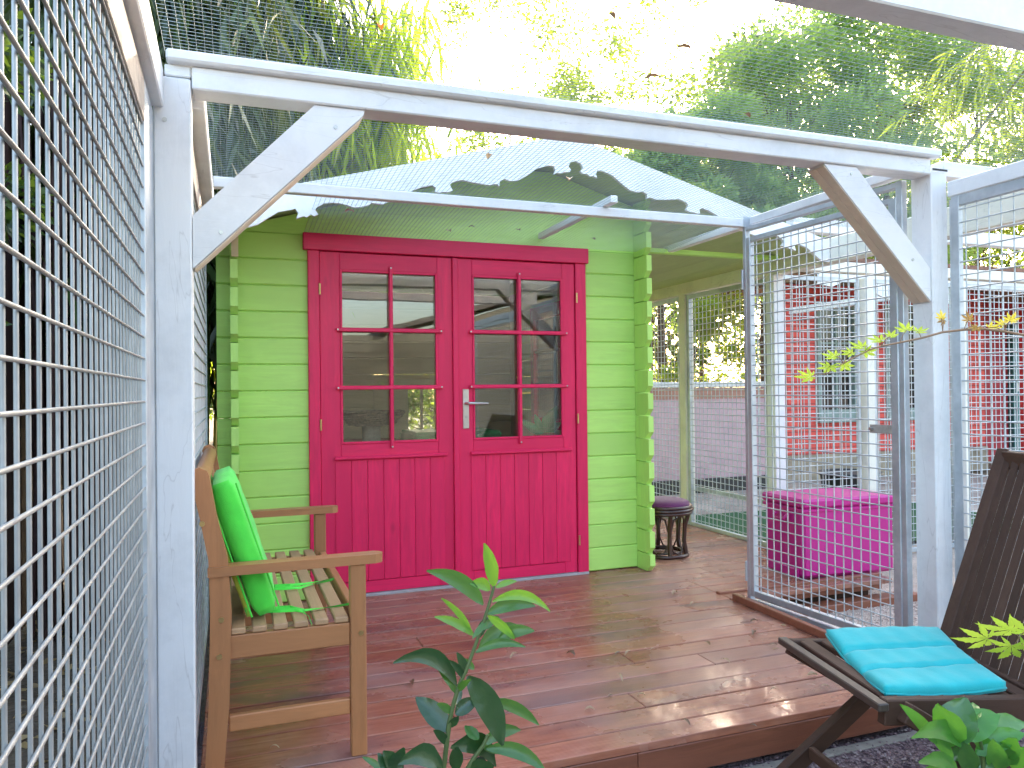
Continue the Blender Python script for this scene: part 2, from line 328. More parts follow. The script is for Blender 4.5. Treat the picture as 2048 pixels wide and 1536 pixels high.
# front-wall log tips beyond the right crossing, rounded scallops
z = .003; tips = []
while z < 1.86:
    z1 = z+LH; c = [(1.906, z+.002)]
    for t in range(7):
        a = -math.pi/2+math.pi*t/6; c.append((1.955+.025*math.cos(a), (z+z1)/2+(LH/2-.004)*math.sin(a)))
    c.append((1.906, z1-.002)); part('log_tip', G().prism(c, .004, .034), GREEN['z'], shed)
    z = z1
part('hanging_strip', G().box(-.366, -.334, -.158, -.152, 1.70, 1.80, .001), plain('raw_pine', (.66, .52, .30), .6), shed)
INT = wood('bare_spruce', (.75, .60, .36), 'x', .55, .7, .5, .2, .08)
for k in range(14):
    for xa_, xb_ in (((-.336, .70), (1.25, 1.87)) if 5 <= k <= 8 else ((-.336, 1.87),)): part('rear_log', G().box(xa_, xb_, 2.14, 2.17, k*LH+.0015, (k+1)*LH-.0015, .004), INT, shed)
added_win = part('window', G().box(.70, .98, 2.13, 2.178, .665, 1.19).box(1.21, 1.25, 2.13, 2.178, .665, 1.19).box(.98, 1.21, 2.13, 2.178, .665, .74).box(.98, 1.21, 2.13, 2.178, 1.10, 1.19), INT, shed)  # rear window added to brighten the interior seen through the doors
part('muntin', G().box(1.085, 1.105, 2.14, 2.16, .74, 1.10), INT, added_win); part('pane', G().box(.98, 1.21, 2.15, 2.153, .74, 1.10), GLASS, added_win)
for x in (-.3365, 1.87): part('inner_lining', G().box(x, x+.0015, .04, 2.13, 0, .78 if x > 1 else 1.9), INT, shed)
part('rear_light_stop', G().box(-.336, 1.87, 2.181, 2.188, 0, .662).box(-.336, 1.87, 2.181, 2.188, 1.193, 1.86).box(-.336, .695, 2.181, 2.188, .662, 1.193).box(1.255, 1.87, 2.181, 2.188, .662, 1.193), INT, shed)  # unseen slab added to block sunlight through the rear log gaps
for x_ in (-.3375, 1.868): part('lining', G().box(x_, x_+.001, 2.0, 2.139, 0, 1.86), INT, shed)
part('floor', G().box(-.33, 1.865, .04, 2.13, -.05, .012), wood('shed_floor', (.35, .2, .1), 'x'), shed)
# side window (muntins seen through the door glass)
wf = part('window', G().box(1.865, 1.91, .70, .76, .76, 1.70, .003).box(1.865, 1.91, 1.60, 1.66, .76, 1.70, .003).box(1.865, 1.91, .76, 1.60, .76, .84, .003).box(1.865, 1.91, .76, 1.60, 1.60, 1.70, .003), PINK['z'], shed)
part('muntin', G().box(1.88, 1.90, 1.17, 1.19, .84, 1.60), DARK['z'], wf)
for zz in (1.09, 1.34): part('muntin', G().box(1.8805, 1.8995, .76, 1.60, zz, zz+.018), DARK['y'], wf)
part('pane', G().box(1.889, 1.892, .76, 1.60, .84, 1.60), GLASS2, wf)
# door frame
part('lintel', G().box(-.026, 1.562, -.034, .002, 1.776, 1.861, .003), PINK['x'], shed)
part('jamb', G().box(-.003, .0535, -.022, .03, 0, 1.775, .003), PINK['z'], shed)
part('jamb', G().box(1.482, 1.548, -.022, .03, 0, 1.775, .003), PINK['z'], shed)
part('threshold', G().box(.0, 1.545, -.03, .03, -.004, .012, .002), plain('grey_sill', (.4, .38, .38), .6), shed)
def door(x0, x1, g0, gm, g1, b0, hx):
    d = part('door', G().box(x0, g0-.012, -.012, .028, .014, 1.772, .002).box(g1+.012, x1, -.012, .028, .014, 1.772, .002), PINK['z'], shed)
    part('rail', G().box(g0-.0115, g1+.0115, -.0115, .028, 1.684, 1.771, .002), PINK['x'], d)
    part('rail', G().box(g0-.0115, g1+.0115, -.0115, .028, .014, .075, .002), PINK['x'], d)
    part('rail', G().box(g0-.0115, g1+.0115, -.0115, .028, .70, .785, .002), PINK['x'], d)
    for a, b, c, e in ((g0-.012, g0, .785, 1.684), (g1, g1+.012, .785, 1.684), (g0, g1, 1.672, 1.684), (g0, g1, .785, .797)):
        part('glazing_bead', G().box(a+.0002, b-.0002, -.016, .0, c, e, .002), PINK['z' if b-a < .1 else 'x'], d)
    rows = (.797, 1.065, 1.363, 1.672)
    for i in range(3):
        for a, b in ((g0, gm), (gm, g1)): part('pane', G().box(a+.0005, b-.0005, .006, .0095, rows[i]+.0005, rows[i+1]-.0005), GLASS, d)
    part('muntin', G().box(gm-.0095, gm+.0095, -.032, .004, .757, 1.708, .004), PINK['z'], d)
    for zz in rows[1:3]:
        part('muntin', G().box(g0-.034, g1+.034, -.036, -.014, zz, zz+.021, .004), PINK['x'], d)
        for xx in (g0-.026, g1+.026): part('screw', G().tube([(xx, -.036, zz+.0105), (xx, -.0385, zz+.0105)], .0045, 8), SCREW, d)
    for zz in (.766, 1.699): part('screw', G().tube([(gm, -.032, zz), (gm, -.0345, zz)], .0045, 8), SCREW, d)
    part('drip_rail', G().box(b0-.004, g1+.055, -.034, -.012, .705, .724, .005), PINK['x'], d)
    n = 7; wd = (g1+.045-b0)/n
    for i in range(n): part('plank', G().box(b0+i*wd+.0005, b0+(i+1)*wd-.0005, -.0165, -.0125, .078, .704, .0022), PINK['z'], d)
    for zz in (.195, .888, 1.578): part('hinge', G().tube([(hx, -.026, zz-.028), (hx, -.026, zz+.028)], .0055, 10), BRASS, d)
    return d
d1 = door(.056, .752, .168, .418, .659, .124, .0545)
d2 = door(.783, 1.478, .877, 1.137, 1.391, .849, 1.487)
part('astragal', G().box(.7525, .782, -.026, -.0, .014, 1.772, .003), PINK['z'], shed)
hd = part('handle', G().box(.806, .842, -.017, -.012, .848, 1.063, .0025), STEEL, d2)
part('lever', G().tube([(.822, -.017, .987), (.822, -.05, .987), (.835, -.058, .987), (.88, -.058, .985), (.938, -.055, .984)], [.009, .008, .008, .007, .005], 10), STEEL, d2)
part('keyhole', G().tube([(.824, -.0165, .912), (.824, -.0185, .912)], .008, 12), SCREW, d2)
# roof slabs, soffit boards, felt
SOF = {0: wood('soffit_boards', (.50, .58, .28), 'y', .5, .75, .3, .2, .08)}
FELT = plain('roof_felt', (.09, .09, .095), .9, .3, 60, .4)
XL, XR, YF, YB = -.42, 2.93, -.40, 2.45
n = 15
for side in (-1, 1):
    xe = XL if side < 0 else XR; L = abs(xe-RX)
    for i in range(n):
        a = RX+side*L*i/n; b = RX+side*L*(i+1)/n-side*.0015
        pl = [(a, roofz(a)-.028), (b, roofz(b)-.028), (b, roofz(b)-.008), (a, roofz(a)-.008)]
        part('roof_board', G().prism(pl, YF, YB), SOF[0], shed)
    pl = [(RX, RZ-.006), (xe+side*.02, roofz(xe+side*.02)-.006), (xe+side*.02, roofz(xe+side*.02)+.003), (RX, RZ+.003)]
    part('roof_felt', G().prism(pl, YF-.035, YB), FELT, shed)
part('purlin', G().box(1.93, 2.9, -.05, -.005, 1.858, 1.885, .003), GREEN['x'], shed)
# ornamental gable board, carved lower edge (left half measured, mirrored)
Lc = [(-.345,1.79),(-.321,1.784),(-.292,1.786),(-.256,1.799),(-.209,1.833),(-.168,1.861),(-.109,1.876),(-.094,1.882),(-.081,1.862),(-.09,1.837),(-.057,1.85),(-.045,1.846),(-.026,1.86),(-.013,1.853),(.007,1.862),(-.007,1.881),(-.001,1.893),(.031,1.914),(.075,1.922),(.125,1.917),(.17,1.905),(.198,1.91),(.231,1.919),(.25,1.932),(.30,1.93),(.35,1.955),(.40,1.975),(.443,2.005),(.492,2.027),(.54,2.039),(.558,2.028),(.553,2.008),(.578,2.006),(.595,2.012),(.617,2.012),(.642,2.021),(.627,2.048),(.642,2.063),(.687,2.077),(.755,2.068),(.828,2.064),(.867,2.072),(.88,2.063),(.883,2.088),(.909,2.1),(.936,2.093),(.981,2.099),(1.024,2.125),(1.087,2.17),(1.142,2.188),(1.175,2.188),(1.183,2.168),(1.175,2.148),(1.20,2.158),(1.215,2.154),(1.235,2.165),(1.262,2.166),(1.271,2.178),(1.256,2.195),(1.268,2.216),(1.297,2.226)]
xm = 1.297
contour = Lc+[(2*xm-x, z) for x, z in Lc[-2::-1] if 2*xm-x < 2.95]
rz2 = lambda x: 2.358-.27*abs(x-1.262)
top = [(2.94, rz2(2.94)), (1.262, 2.358), (-.36, rz2(-.36))]
part('gable_board', G().prism(contour+top, -.44, -.42), WH['x'], shed)

# ------------------------------------------------------------------ things inside the shed
t = thing('scratching_post', 'pale cat scratching post with a wicker basket behind the left door glass', 'scratching post', (.42, .62, .012))
part('base', G().box(.22, .62, .45, .80, .013, .05, .01), plain('beige_plush', (.5, .43, .33), .9), t)
part('post', G().tube([(.42, .62, .05), (.42, .62, .86)], .055, 20), plain('sisal', (.62, .58, .50), .9, .2, 90, .5), t)
WICK = plain('wicker', (.38, .28, .19), .8, .4, 70, .8)
gb = G()
for k in range(7):
    zz = .86+k*.012; rr = .13+.012*k+.004*math.sin(k*2)
    gb.tube([(.42+rr*math.cos(a), .62+rr*math.sin(a), zz+.003*math.sin(6*a+k)) for a in np.linspace(0, 2*math.pi, 25)], .008, 6, False)
gb.tube([(.42, .62, .855), (.42, .62, .87)], .14, 20); part('basket', gb, WICK, t)
t = thing('storage_chest', 'dark red low chest at the back of the shed behind the left door', 'chest', (.45, 1.6, .012))
part('body', G().box(0, .80, 1.35, 1.85, .013, .66, .012), plain('red_chest', (.65, .08, .05), .5), t); part('lid', G().box(-.01, .81, 1.34, 1.86, .662, .70, .012), plain('red_lid', (.42, .10, .06), .5), t)
t = thing('toy_chest', 'terracotta chest with a green lid behind the right door glass', 'chest', (1.15, 1.6, .012))
part('body', G().box(.86, 1.50, 1.35, 1.85, .013, .66, .012), plain('terracotta', (.8, .15, .05), .5), t); part('lid', G().box(.85, 1.51, 1.34, 1.86, .662, .76, .02), plain('green_lid', (.04, .4, .12), .5), t)
t = thing('pet_carrier', 'dark grey box standing behind the right door panes', 'box', (1.50, .55, .012))
part('body', G().box(1.30, 1.80, .34, .80, .013, .60, .03), plain('dark_plastic', (.03, .032, .035), .45), t); part('lid', G().box(1.315, 1.785, .355, .785, .601, .68, .03), plain('dark_lid', (.045, .045, .05), .4), t)
t = thing('plush_carrot', 'orange plush toy with green pointed leaves behind the lower right pane', 'plush toy', (1.47, .42, .68))
part('body', G().grid(lambda u, v: (1.47+.09*math.sin(math.pi*v)*math.cos(2*math.pi*u), .42+.08*math.sin(math.pi*v)*math.sin(2*math.pi*u), .74-.06*math.cos(math.pi*v)), 18, 10), plain('orange_plush', (.7, .2, .03), .9), t)
for a, l, tw in ((-1.0, .17, .03), (-.35, .13, .025), (.55, .2, .045), (1.1, .15, .03)):
    d = Vector((math.sin(a), .05, math.cos(a)*1.0)).normalized(); b = Vector((1.44, .40, .78))
    part('leaf', G().tube([b, b+d*l*.45, b+d*l*.8, b+d*l], [.022, tw, tw*.6, .004], 10), plain('green_plush', (.05, .6, .2), .9), t)

# ------------------------------------------------------------------ white timber frame of the run
fr = thing('timber_frame', 'white painted timber frame of posts, beams and corner braces around the deck', 'frame', (.8, -1.78, GZ))
part('post', G().box(-.558, -.466, -1.82, -1.73, GZ-.02, 1.885, .004), WH['z'], fr)
part('post', G().box(2.140, 2.222, -1.82, -1.725, GZ-.02, 1.875, .004), WH['z'], fr)
part('beam', G().box(-.464, 2.138, -1.823, -1.735, 1.858, 1.918, .004), WH['x'], fr)
part('beam', G().box(-.53, -.466, -1.818, -1.74, 1.888, 1.918, .003), WH['x'], fr)
part('beam', G().box(2.226, 3.3, -1.80, -1.74, 1.865, 1.925, .003), WH['x'], fr)
part('batten', G().box(-.525, 2.17, -1.848, -1.80, 1.920, 1.950, .006), WH['x'], fr)
part('beam', G().box(-.55, 2.35, -2.765, -2.69, 1.862, 2.03, .004), WH['x'], fr)
part('beam', G().box(-.432, 2.073, -.815, -.775, 1.858, 1.900, .003), WH['x'], fr)
part('bracket', G().box(2.040, 2.098, -.819, -.816, 1.855, 1.908), GALV, fr)
part('beam', G().box(2.075, 2.115, -1.722, -.79, 1.868, 1.908, .003), WH['y'], fr)
part('beam', G().box(2.075, 2.115, -.788, .0, 1.866, 1.905, .003), WH['y'], fr)
part('strut', G().box(1.255, 1.290, -.90, -.02, 1.902, 1.935, .003), WH['y'], fr)
part('beam', G().box(-.585, -.532, -4.6, -1.823, 1.80, 1.90, .004), WH['y'], fr)
part('beam', G().box(-.53, -.434, -1.728, .0, 1.84, 1.902, .004), WH['y'], fr)
part('beam', G().box(2.215, 2.27, -4.4, -1.823, 1.775, 1.835, .004), WH['y'], fr)
def brace(poly, y0=-1.812, y1=-1.730): return G().prism(poly, y0, y1)
part('brace', brace([(-.4645, 1.385), (-.4645, 1.525), (-.147, 1.8565), (-.008, 1.8565), (-.012, 1.842)]), WH['x'], fr)
part('brace', brace([(2.1385, 1.375), (2.1385, 1.50), (1.785, 1.8565), (1.635, 1.8565)]), WH['x'], fr)
BARE = wood('bare_edge', (.80, .66, .52), 'x', .6, .7, .3)
for a_, b_ in (((2.1375, 1.374), (1.635, 1.8545)), ((-.4635, 1.384), (-.012, 1.8405))):
    a3, b3 = Vector((a_[0], -1.771, a_[1])), Vector((b_[0], -1.771, b_[1])); d3 = (b3-a3).normalized(); n3 = Vector((d3.z, 0, -d3.x)); n3 = n3 if n3.z < 0 else -n3
    for o_ in (-.020, .020): part('bare_edge', G().beam(a3+d3*.004+n3*.0018+Vector((0, o_, 0)), b3-d3*.006+n3*.0018+Vector((0, o_, 0)), .0385, .003, .0006, n3), BARE, fr)
for x, z in ((-.395, 1.485), (-.09, 1.80), (-.53, 1.77), (2.05, 1.53), (1.76, 1.83)):
    part('screw', G().tube([(x, -1.812, z), (x, -1.8225 if x < -.5 else -1.8145, z)], .006, 8), SCREW, fr)
part('joint_gap', G().box(2.142, 2.218, -1.826, -1.8245, 1.874, 1.882), BLACK, fr)
# ------------------------------------------------------------------ wire panels
def wire(a, b, r=.0023, n=6): return G().tube([a, b], r, n, False)
def yz_panel(name, label, x, y0, y1, z0, z1, inner=1, sy=.0473, sz=.05, r=.0028, rails=(.03, .1), individual=True, cat='mesh panel', dx=0, group=None, zr=None, wm=None):
    wm = wm or WIRE
    t = thing(name, label, cat, (x, (y0+y1)/2, z0-rails[0]), group)
    X = lambda y: x+dx*(y1-y)/(y1-y0)
    def rail(a, b, w=.022, h=.03): return G().beam(a, b, w, h, .002)
    part('stile', G().box(X(y1)-.011, X(y1)+.011, y1, y1+.035, z0-rails[0], z1+rails[1], .002), GALV, t)
    part('stile', G().box(X(y0)-.011, X(y0)+.011, y0-.035, y0, z0-rails[0], z1+rails[1], .002), GALV, t)
    part('rail', G().beam((X(y0), y0, z1+rails[1]/2), (X(y1), y1, z1+rails[1]/2), .022, rails[1]-.001, .002), DULL if rails[1] > .05 else GALV, t)
    part('rail', G().beam((X(y0), y0, z0-rails[0]/2), (X(y1), y1, z0-rails[0]/2), .022, rails[0]-.001, .002), GALV, t)
    gs = G(); ny = int((y1-y0)/sy); nz = int((z1-z0)/sz)
    for i in range(ny+1):
        y = y1-.02-i*sy
        if y < y0+.003: break
        w_ = wire((X(y), y, z0-.005), (X(y), y, z1+.005), r)
        if individual: part('wire', w_, wm, t)
        else: gs.add(w_.v, w_.f, True)
    for k in range(nz+1):
        z = (zr if zr else z0+.02)+k*sz
        if z > z1-.003: break
        o = inner*(2*r-.0003); w_ = wire((X(y0)+o, y0-.012, z), (X(y1)+o, y1+.010, z), r)
        if individual: part('wire', w_, wm, t)
        else: gs.add(w_.v, w_.f, True)
    if not individual: part('wire_mesh', gs, WIRE, t, kind='stuff')
    return t
yz_panel('mesh_fence', 'tall galvanised wire panel filling the left edge beside the white post', -.568, -4.4, -2.035, -.05, 1.69, 1, rails=(.06, .10), zr=-.03+.0165, wm=DARKWIRE)
lp = yz_panel('mesh_fence', 'galvanised wire panel along the left side behind the wooden bench', -.488, -1.70, -.10, .02, 1.72, 1, rails=(.06, .10), individual=False)
part('panel_filler', G().box(-.579, -.557, -1.998, -1.824, -.11, 1.79, .002), GALV, lp, label='narrow flat galvanised plate by the white post')
rp = yz_panel('mesh_fence', 'galvanised wire panel right of the right white post behind the folding chair', 2.232, -4.2, -1.868, -.05, 1.735, -1, rails=(.06, .045))
part('edge_plate', G().box(2.224, 2.232, -1.866, -1.824, -.11, 1.765, .002), GALV, rp)
# gate: fixed frame and leaf, slightly skewed in plan
gt = thing('wire_gate', 'galvanised wire gate between the deck and the gravel, between beam and right post', 'gate', (2.08, -.8, 0))
GA, GB = Vector((2.062, -.795, 0)), Vector((2.118, -1.715, 0))
def gp(t, z, o=0): p = GA.lerp(GB, t); n_ = Vector((-(GB-GA).y, (GB-GA).x, 0)).normalized(); return p-n_*0+Vector((-o, 0, z))
def gbar(name, t0, z0, t1, z1, w, h, o=0, mat=GALV, par=gt):
    a, b = gp(t0, z0, o), gp(t1, z1, o); up = (GB-GA).normalized() if abs(z1-z0) > .1 else (0, 0, 1)
    return part(name, G().beam(a, b, w, h, .002, up), mat, par)
gbar('frame_stile', .012, -.04, .012, 1.862, .03, .022); gbar('frame_stile', .985, -.05, .985, 1.862, .03, .03)
gbar('frame_rail', .025, 1.848, .97, 1.848, .03, .022); gbar('frame_rail', .0, -.012, .97, -.012, .03, .032)
leaf = gbar('gate_leaf', .045, .02, .045, 1.80, .03, .028, .004)
for a in ((.955, .02, .955, 1.80, .03, .036),): gbar('leaf_stile', *a, .004)
gbar('leaf_rail', .06, 1.79, .94, 1.79, .028, .024, .004); gbar('leaf_rail', .06, .034, .94, .034, .028, .03, .004)
for i in range(17):
    t = .095+i*.0505; part('wire', wire(gp(t, .045, .004), gp(t, 1.782, .004), .0031), WIRE, gt)
for k in range(35):
    z = .075+k*.0495; part('wire', wire(gp(.05, z, .0085), gp(.94, z, .0085), .0031), WIRE, gt)
for z in (.14, 1.60):
    hp = gp(.0, z, .012); part('hinge', G().box(hp.x-.008, hp.x+.004, hp.y-.002, hp.y+.012, z-.055, z+.045, .003).tube([hp+Vector((.0, .006, .04)), hp+Vector((.02, -.01, .055))], .006, 8), GALV, gt)
part('latch_plate', G().beam(gp(.82, .88, .014), gp(.945, .88, .014), .004, .035, .001), DULL, gt)
lb = gp(.835, .88, .018); part('latch_bolt', G().tube([lb, lb+Vector((-.012, 0, 0))], .007, 8), SCREW, gt)
bb = gp(.35, -.012, .017); part('bolt', G().tube([bb, bb+Vector((-.008, 0, 0))], .007, 8), SCREW, gt)
sp_ = part('sill_board', G().beam((1.935, -1.80, .018), (1.968, -.80, .018), .03, .034, .003), FASC, deck)

# roof netting (20 mm mesh)
def net(name, label, x0, x1, y0, y1, zf, st=.02, r=.0007):
    g = G(); nx = int((x1-x0)/st); ny = int((y1-y0)/st); yb = [y0+i*(y1-y0)/10 for i in range(11)]
    for i in range(nx+1):
        x = x0+i*st; g.tube([(x, y, zf(x, y)) for y in yb], r, 4, False, False)
    xb = [x0+i*(x1-x0)/12 for i in range(13)]
    for j in range(ny+1):
        y = y0+j*st; g.tube([(x, y, zf(x, y)) for x in xb], r, 4, False, False)
    o = part(name, g, NET, None); o['kind'] = 'stuff'; o['label'] = label; o['category'] = 'netting'; return o
sag = lambda x, y: 1.956-.012*math.sin(math.pi*min(1, max(0, (y+2.7)/.9)))*math.sin(math.pi*min(1, max(0, (x+.55)/2.8)))+.004*math.sin(9*x+3*y)
net('roof_netting', 'fine wire netting stretched over the white frame as a ceiling', -.53, 3.1, -2.72, -1.80, sag)
net('roof_netting', 'fine wire netting between the front and the middle white beam', -.50, 2.95, -1.79, -.80, lambda x, y: 1.945-.04*(y+1.8)+.003*math.sin(8*x+5*y))
net('roof_netting', 'fine wire netting sloping from the middle beam to the pink lintel', -.02, 2.05, -.80, -.03, lambda x, y: 1.905-.045*(y+.8)/.77)

# ------------------------------------------------------------------ bench, cushion
b = thing('garden_bench', 'brown slatted wooden garden bench with armrests along the left wire wall', 'bench', (-.2, -1.23, 0))
SLAT = wood('weathered_slat', (.50, .29, .15), 'y', .5, .55, .5, .4, .12)
def bench_side(y, s):
    # rear leg and back stile as one curved piece
    pr = [(-.448, 0), (-.436, .2), (-.43, .45), (-.434, .6), (-.456, .72), (-.480, .83), (-.474, .845), (-.455, .852), (-.436, .843), (-.430, .828), (-.412, .72), (-.384, .6), (-.375, .45), (-.383, .2), (-.40, 0)]
    part('leg', G().prism(pr, y, y+.038), BENCH['z'], b)
    part('leg', G().box(-.053, -.008, y, y+.038, 0, .553, .003), BENCH['z'], b)
    arm = [(-.436, .0), (-.43, .052), (.02, .055), (.038, .045), (.044, .027), (.038, .01), (.02, 0)]
    part('armrest', G().prism([(x, y-.008+v) for x, v in arm], .554, .580, 'z'), BENCH['x'], b)
    part('side_rail', G().box(-.382, -.054, y+.006, y+.032, .322, .386, .003), BENCH['x'], b)
    part('stretcher', G().box(-.384, -.054, y+.008, y+.03, .122, .166, .003), BENCH['x'], b)
    yb = y-.003 if s < 0 else y+.041
    for x, z in ((-.449, .70), (-.404, .568), (-.402, .435), (-.408, .335), (-.024, .355)):
        part('bolt', G().tube([(x, yb-.001 if z == .568 else yb, z), (x, y+.019, z)], .0075, 12), BRASS, b)
bench_side(-1.758, -1); bench_side(-.76, 1)
for i in range(6):
    x0 = -.378+i*.0562; part('slat', G().box(x0, x0+.0385, -1.752, -.73, .388, .405, .003), SLAT, b)
part('slat', G().box(-.036, -.010, -1.718, -.762, .372, .398, .003), BENCH['y'], b)
part('front_rail', G().box(-.034, -.012, -1.718, -.762, .318, .3705, .003), BENCH['y'], b)
part('rear_rail', G().box(-.405, -.385, -1.718, -.762, .318, .386, .003), BENCH['y'], b)
part('top_rail', G().tube([(-.452, -1.718, .818), (-.452, -.762, .818)], .024, 14), BENCH['y'], b)
part('lower_back_rail', G().box(-.415, -.393, -1.718, -.762, .46, .50, .003), BENCH['y'], b)
for i in range(9):
    y = -1.66+i*.1; part('back_slat', G().beam((-.402, y, .50), (-.448, y, .80), .035, .014, .002, (1, 0, 0)), BENCH['z'], b)
def pad(o, eu, ev, en, lu, lv, th, nu=20, nv=20, seams=0, ruf=.004, seed=0):
    "a stuffed pad: o corner, eu/ev unit directions, en its thickness direction"
    o = Vector(o); eu = Vector(eu).normalized(); ev = Vector(ev).normalized(); en = Vector(en).normalized(); g = G(); rr = random.Random(seed); ph = [rr.uniform(0, 6) for _ in range(6)]
    def sh(u, v, s):
        e = lambda t: max(0, 1-abs(2*t-1)**7)**.5
        h = th/2*(.55+.45*e(u)*e(v))
        if seams:
            for k in range(1, seams+1):
                d = abs(v-k/(seams+1)); h *= 1-.62*math.exp(-(d/.035)**2)
        wv = ruf*(math.sin(9*u+ph[0]+3*v)+math.sin(13*v+ph[1]-4*u)+.6*math.sin(23*u+17*v+ph[2]))
        uu = .5+(u-.5)*(1-.02*math.cos(2*math.pi*v)); vv = .5+(v-.5)*(1-.02*math.cos(2*math.pi*u))
        return o+eu*lu*uu+ev*lv*vv+en*(th/2+s*h+wv)
    g.grid(lambda u, v: sh(u, v, 1), nu, nv).grid(lambda u, v: sh(u, v, -1), nu, nv)
    for v in (0, 1): g.grid(lambda u, s, v=v: sh(u, v, 2*s-1), nu, 1)
    for u in (0, 1): g.grid(lambda v, s, u=u: sh(u, v, 2*s-1), nv, 1)
    me = g.mesh('pad'); bm = bmesh.new(); bm.from_mesh(me); bmesh.ops.remove_doubles(bm, verts=bm.verts, dist=1e-5); bmesh.ops.recalc_face_normals(bm, faces=bm.faces); bm.to_mesh(me); bm.free(); return me
def fabric(name, c, c2=None):
    q = MT(name); v = q.coords(); wv = q.noise(v, 420, 2); n2 = q.noise(v, 14, 4)
    col = q.mix(q.ramp(n2, [(.35, (0, 0, 0)), (.7, (1, 1, 1))]), tuple(x*.86 for x in c), c)
    if c2: col = q.mix(q.ramp(q.noise(v, 9, 3), [(.5, (0, 0, 0)), (.56, (1, 1, 1))]), col, c2)
    q.done(col, .8, q.bump(n2, .25, .01, q.bump(wv, .25, .002))); q.b.inputs['Sheen Weight'].default_value = .2; return q.m
LIME = fabric('lime_fabric', (.085, .74, .055)); YEL = fabric('yellow_fabric', (.55, .58, .05), (.12, .55, .05)); TURQ = fabric('turquoise_fabric', (.004, .43, .43))
cu = thing('seat_cushion', 'bright lime green box cushion with ties leaning on the bench back', 'cushion', (-.33, -1.48, .405))
lean = Vector((-.30, 0, .95)).normalized(); nrm = Vector((.95, 0, .30)).normalized()
part('pad', pad((-.318, -1.70, .407), (0, 1, 0), lean, nrm, .47, .405, .080, seed=3, ruf=.0018), LIME, cu)
part('backing', pad((-.340, -1.695, .410), (0, 1, 0), lean, nrm, .46, .395, .022, seed=8, ruf=.002), YEL, cu)
part('piping', G().tube([Vector((-.318, -1.70, .407))+nrm*.077+lean*t*.40+Vector((0, -.002, 0)) for t in np.linspace(.03, .97, 8)], .003, 6), LIME, cu)
part('piping', G().tube([Vector((-.318, -1.70, .407))+lean*t*.40+Vector((0, -.002, 0)) for t in np.linspace(.03, .97, 8)], .003, 6), LIME, cu)
def ribbon(pts, w, wd=(0, 1, 0)):
    g = G(); vs = []
    for i, p in enumerate(pts):
        a = .9*math.sin(i*.9); d = Vector((0, math.cos(a), math.sin(a)))*w/2; vs += [Vector(p)+d, Vector(p)-d]
    g.add(vs, [(2*i, 2*i+1, 2*i+3, 2*i+2) for i in range(len(pts)-1)]); g.add([v+Vector((0, 0, .0012)) for v in vs], [(2*i, 2*i+1, 2*i+3, 2*i+2) for i in range(len(pts)-1)]); return g
for px in ([(523, 1168), (550, 1172), (580, 1171), (610, 1168), (640, 1163), (668, 1158)], [(523, 1172), (545, 1178), (570, 1177), (600, 1176), (630, 1168), (664, 1160)],
           [(528, 1226), (555, 1216), (580, 1215), (610, 1221), (650, 1216), (700, 1208)], [(528, 1226), (560, 1222), (590, 1220), (605, 1223), (617, 1232), (624, 1250)]):
    part('tie', ribbon([at(x, y, z=.412+.004*math.sin(i)) for i, (x, y) in enumerate(px)], .011), LIME, cu)
# ------------------------------------------------------------------ rattan stool
t = thing('rattan_stool', 'round dark rattan stool with a purple padded seat beside the shed corner', 'stool', (2.20, .24, 0))
CX, CY = 2.20, .24; RAT = plain('dark_rattan', (.055, .02, .014), .3, .4, 30, .2, coat=.3)
circ = lambda r, z, n=28: [(CX+r*math.cos(a), CY+r*math.sin(a), z) for a in np.linspace(0, 2*math.pi, n)]
part('seat', G().grid(lambda u, v: (CX+.165*math.sin(v*math.pi/2)*math.cos(2*math.pi*u), CY+.165*math.sin(v*math.pi/2)*math.sin(2*math.pi*u), .32+.045*math.cos(v*math.pi/2)**.6), 28, 8), fabric('purple_fabric', (.13, .012, .085)), t)
for r, z in ((.172, .315), (.178, .297), (.172, .278)): part('ring', G().tube(circ(r, z), .0105, 8, False), RAT, t)
part('ring', G().tube(circ(.148, .012), .011, 8, False), RAT, t); part('ring', G().tube(circ(.118, .03), .007, 8, False), RAT, t)
for k in range(6):
    a = k*math.pi/3+.25; c, s = math.cos(a), math.sin(a)
    part('leg', G().tube([(CX+r*c, CY+r*s, z) for r, z in ((.160, .275), (.135, .20), (.128, .10), (.142, .012))], .014, 8), RAT, t)
    for e in (-1, 1):
        a2 = a+e*.5; part('brace', G().tube([(CX+.130*c, CY+.130*s, .13), (CX+.135*math.cos(a+e*.2), CY+.135*math.sin(a+e*.2), .24), (CX+.155*math.cos(a2), CY+.155*math.sin(a2), .268)], .006, 6), RAT, t)
        part('brace', G().tube([(CX+.128*c, CY+.128*s, .11), (CX+.12*math.cos(a+e*.22), CY+.12*math.sin(a+e*.22), .04), (CX+.14*math.cos(a2), CY+.14*math.sin(a2), .02)], .005, 6), RAT, t)
